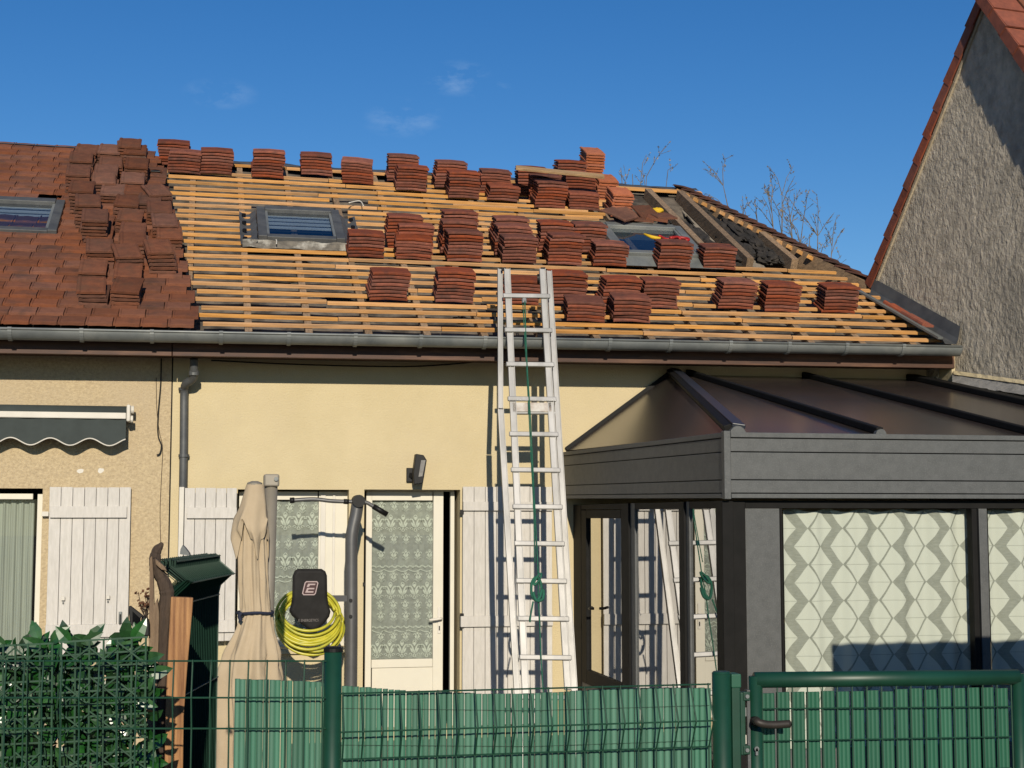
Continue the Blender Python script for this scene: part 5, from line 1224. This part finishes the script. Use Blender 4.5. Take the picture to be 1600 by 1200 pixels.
for py in (1088, 1172):
    c2 = at_y(1167, py, YFN - .02); MB().box((c2.x - .011, YFN - .02, c2.z - .014), (c2.x + .012, YFN + .004, c2.z + .014)).build('stop_lug', M_green, gpst, bevel=.002)
    MB().tube([c2, c2 - Vector((0, .006, 0))], .0065, 10).build('screw', M_zinc, gpst)
for (py, m_) in ((1112, M_zinc), (1155, M_white)):
    c2 = at_y(1163.5, py, YFN); MB().box((c2.x - .004, YFN - .006, c2.z - .014), (c2.x + .004, YFN + .01, c2.z + .014)).build('latch_bolt', m_, gpst)
gt = thing('garden_gate', 'green steel garden gate filled with ribbed green strips', 'gate', (at_y(1385, 1100, YFN).x, YFN, 0))
gtl, gtr = at_y(1180, 1062.5, YFN), at_y(1590, 1058.0, YFN); rr_ = .0255
MB().tube([gtl + Vector((-.002, 0, 0)), gtr], rr_, 20).build('top_rail', M_green, gt, smooth=True)
def gstile(X, z, nm): MB().tube([(X, YFN, .08), (X, YFN, z)], rr_ * .86, 20).build(nm, M_green, gt, smooth=True)
gstile(gtl.x, gtl.z + .012, 'stile'); gstile(gtr.x, gtr.z + .012, 'stile'); MB().tube([(gtl.x, YFN, .1), (gtr.x, YFN, .1)], rr_, 16).build('bottom_rail', M_green, gt, smooth=True)
MB().box((gtl.x - .033, YFN - .012, .1), (gtl.x - .023, YFN + .012, gtl.z - .03)).build('lock_edge', M_oldwood if False else M_anth, gt)
n = 17; xa, xb = at_y(1190, 1100, YFN).x, at_y(1579, 1100, YFN).x; wd = (xb - xa) / n
for k in range(n + 1):
    X = xa + k * wd; MB().tube([(X, YFN - .006, .1), (X, YFN - .006, gtl.z - .02)], .0024, 6).build('mesh_wire', M_wire, gt)
for k in range(n):
    X = xa + (k + .5) * wd; zt = at_y(1190 + 22.9 * (k + .5), 1083 - k * .35 + rnd.uniform(-1.2, 1.2) - (2 if k > 8 else 0), YFN).z
    slat_obj(gt, Vector((X, YFN + .010, 0)), Vector((1, 0, 0)), Vector((0, -1, 0)), wd * .86, .12, zt, M_slatg, ribs=3, nm='strip')
for (pl_, pr_) in ((1107.5, 1104), (1158, 1151), (1210, 1200)):
    a, b = at_y(1188, pl_, YFN - .011), at_y(1580, pr_, YFN - .011); MB().tube([a, b], .0024, 6).build('mesh_wire', M_wire, gt)
hn = MB().tube(spline([at_y(1181, 1127, YFN - .02), at_y(1182, 1127, YFN - .06), at_y(1188, 1130, YFN - .07), at_y(1205, 1132.5, YFN - .07), at_y(1234, 1131, YFN - .068)], 5), [.013] * 4 + [.012] * 6 + [.0125] * 11, 10)
hn.build('handle', mat('brown_black_handle', (.035, .028, .022), (.025, .02, .016), scale=30, rough=.55), gt, smooth=True)
c = at_y(1180.5, 1127, YFN - .022); MB().tube([c + Vector((0, .012, 0)), c - Vector((0, .006, 0))], .016, 16).build('handle_rose', M_black, gt)
c = at_y(1182, 1170, YFN - .026); MB().tube([c, c - Vector((0, .004, 0))], .008, 12).box((c.x - .004, c.y - .004, c.z - .02), (c.x + .004, c.y, c.z)).build('lock_cylinder', M_zinc, gt)
MB().tube([c - Vector((0, .0042, 0)), c - Vector((0, .006, 0))], .003, 8).build('keyhole', M_black, gt)

# ------------------------------------------------------------------ leafy screen on the left
DL = D0 + .05
tr = thing('lattice_screen', 'dark green square lattice with diagonal braces carrying artificial leaves', 'trellis', at_d(115, 1100, DL))
tr.location.z = 0; BASE[tr.name] = tr.location.copy()
def lb(p, q, dd, r=.0027): MB().bar(at_d(*p, DL - .012 + dd), at_d(*q, DL - .012 + dd), r * 2, r * 1.6, -HF).build('lattice_bar', M_lattice, tr)
for (x0, x1, ph) in ((-14, 82, 0), (96, 228, 1), (-130, -24, 0)):
    n = int((x1 - x0) / 20.5 + .5); xs_ = frange(x0, x1, n + 1); ty = lambda x: (1008 - (x - x0) * .04) if ph == 0 else (1004 - (x - 96) * .055)
    for x in xs_: lb((x, ty(x)), (x - 2, 1225), rnd.uniform(-.004, .004))
    for j in range(12):
        yj = 19.5 * j + rnd.uniform(-2, 2); lb((x0 - 3, ty(x0) + yj), (x1 + 3, ty(x1) + yj - 1), .004)
    for i in range(0, n - 1, 2):
        for j in range(0, 12, 3):
            xa_, xb_2 = xs_[i], xs_[min(i + 2, n)]; ya_ = ty(xa_) + 18 * j + rnd.uniform(0, 12)
            lb((xa_, ya_), (xb_2, ya_ + 34), -.005, .0022); lb((xb_2, ya_), (xa_, ya_ + 34), -.005, .0022)
def leaf_mesh():
    L, W_ = .078, .020; mb = MB(); pr_ = [(0, .0), (.2, .75), (.45, 1.0), (.75, .62), (1, 0)]
    mid = [Vector((0, f * L, -.006 * (f * 2 - 1) ** 2 + .006)) for f, _ in pr_]; le = [Vector((-w_ * W_, f * L, m.z + .005 * w_)) for (f, w_), m in zip(pr_, mid)]; ri = [Vector((w_ * W_, v.y, v.z)) for v, (f, w_) in zip(le, pr_)]
    for k in range(4):
        mb.quad(mid[k], mid[k + 1], le[k + 1], le[k]); mb.quad(mid[k], ri[k], ri[k + 1], mid[k + 1])
    return mb.mesh('leaf', M_leaf, smooth=True)
LM = leaf_mesh()
lh = thing('artificial_hedge', 'dark green artificial laurel leaves filling the lattice screen', 'hedge', at_d(115, 1180, DL + .03)); lh.location.z = 0; BASE[lh.name] = lh.location.copy()
spots = [(52, 1005, 8), (62, 1003, -25), (78, 1006, 50), (104, 1004, -10), (112, 1006, -42), (126, 1006, 62), (138, 1004, 40), (168, 1004, 70), (196, 1002, 5), (206, 1003, 30), (28, 1008, 75), (10, 1009, -60), (220, 1004, -20), (150, 1006, -70)]
for k in range(270): spots.append((rnd.uniform(-12, 232), 1012 + 195 * rnd.random() ** .9, rnd.uniform(-180, 180)))
for (px, py, ang) in spots:
    b = at_d(px, py, DL + rnd.uniform(.03, .10)); top = py < 1010
    Mx = Matrix((RT, UPZ, -HF)).transposed().to_4x4(); Mx.translation = b
    Mx = Mx @ Matrix.Rotation(R(-ang), 4, 'Z') @ Matrix.Rotation(R(rnd.uniform(-35, 35) if not top else rnd.uniform(-12, 12)), 4, 'X') @ Matrix.Rotation(R(rnd.uniform(-45, 45) if not top else rnd.uniform(-20, 20)), 4, 'Y') @ Matrix.Scale(rnd.uniform(.75, 1.1) if not top else rnd.uniform(.85, 1.15), 4)
    place('leaf', LM, Mx, lh)
mass_l = MB()
for k in range(480):
    px, py = rnd.uniform(-130, 233), 1014 + 215 * rnd.random(); b = at_d(px, py, DL + rnd.uniform(.05, .13))
    Mx = Matrix((RT, UPZ, -HF)).transposed().to_4x4(); Mx.translation = b
    Mx = Mx @ Matrix.Rotation(rnd.uniform(0, 6.28), 4, 'Z') @ Matrix.Rotation(rnd.uniform(-.8, .8), 4, 'X') @ Matrix.Rotation(rnd.uniform(-.9, .9), 4, 'Y') @ Matrix.Scale(rnd.uniform(.7, 1.15), 4)
    i0 = len(mass_l.v); mass_l.v += [Mx @ v.co for v in LM.vertices]; mass_l.f += [tuple(i0 + q for q in p.vertices) for p in LM.polygons]
setp(mass_l.build('inner_leaves', M_leaf, lh), kind='stuff')
st_ = MB()
for k in range(16):
    x = rnd.uniform(0, 228); st_.tube([at_d(x, 1230, DL + .04), at_d(x + rnd.uniform(-14, 14), 1110, DL + .045), at_d(x + rnd.uniform(-20, 20), 1012, DL + .04)], .0025, 5)
st_.build('stems', M_lattice, lh)

# ================================================================== bare trees beyond the roof
def bare_tree(lab, base, tips, seed, trunk_r=.09):
    r = random.Random(seed); t = thing('bare_tree', lab, 'tree', base, 'bare trees behind the roof'); tk = MB(); lf = MB(); cr = MB()
    base = Vector(base); fork = base + Vector((0, 0, 3.2)); tk.tube([base, base + Vector((.04, 0, 1.5)), fork], [trunk_r, trunk_r * .85, trunk_r * .7], 9)
    def leafat(p):
        M = Matrix.Translation(p) @ Matrix.Rotation(r.random() * 6.28, 4, Vector((r.uniform(-1, 1), r.uniform(-1, 1), r.uniform(-1, 1))).normalized()); s = r.uniform(.012, .024)
        lf.quad(M @ Vector((-s * .5, 0, 0)), M @ Vector((0, -s * 1.6, 0)), M @ Vector((s * .5, 0, 0)), M @ Vector((0, s * 1.4, 0)))
    for (tip, nsub) in tips:
        tip = Vector(tip); mid = fork.lerp(tip, .55) + Vector((r.uniform(-.15, .15), r.uniform(-.15, .15), -.1))
        path = spline([fork, mid, tip], 7); n = len(path)
        cr.tube(path, [trunk_r * .45 * (1 - k / n) ** 1.1 + .004 for k in range(n)], 5)
        for q in range(nsub):
            k = n - 1 - int(r.random() ** 1.4 * n * .55); k = max(2, min(n - 1, k)); p = path[k]
            d = ((path[min(k + 1, n - 1)] - path[k - 1]).normalized() + Vector((r.uniform(-.9, .9), r.uniform(-.7, .7), r.uniform(-.1, .7)))).normalized()
            L = r.uniform(.25, .7); e = p + d * L + Vector((0, 0, -.05 * r.random())); mm_ = p + d * L * .5 + Vector((r.uniform(-.04, .04), 0, .04))
            cr.tube([p, mm_, e], [.008, .006, .0035], 4)
            for w2 in range(r.randint(2, 4)):
                f = r.uniform(.3, 1); p2 = p.lerp(e, f); d2 = (d + Vector((r.uniform(-1, 1), r.uniform(-1, 1), r.uniform(-.5, .5)))).normalized(); e2 = p2 + d2 * r.uniform(.1, .28); cr.tube([p2, e2], [.0045, .003], 3)
                for _ in range(r.randint(3, 7)): leafat(p2.lerp(e2, r.uniform(.3, 1.05)))
            for _ in range(6): leafat(p.lerp(e, r.uniform(.4, 1)))
    tk.build('trunk', M_bark, t, smooth=True); cr.build('branches', M_bark, t); setp(lf.build('leaves', M_dryleaf, t), kind='stuff')
YT = 25.0
tp_ = lambda x, y, dy=0: at_y(x, y, YT + dy)
bare_tree('bare tree with wispy dry twigs showing above the hip tiles', (tp_(1245, 800).x, YT, 0), [(tp_(1205, 318), 7), (tp_(1222, 304, .6), 7), (tp_(1180, 330), 5), (tp_(1255, 345, -.4), 8), (tp_(1278, 355, .5), 8), (tp_(1300, 385), 6), (tp_(1235, 340, .8), 8), (tp_(1265, 370), 6), (tp_(1130, 290, .3), 4), (tp_(1160, 335), 4)], 4)
bare_tree('bare tree whose few dry twigs poke above the ridge felt', (tp_(1005, 800).x, YT + .5, 0), [(tp_(1010, 276), 6), (tp_(1002, 275, .4), 4), (tp_(970, 262), 2), (tp_(1042, 281), 3), (tp_(988, 272), 2)], 9, .07)
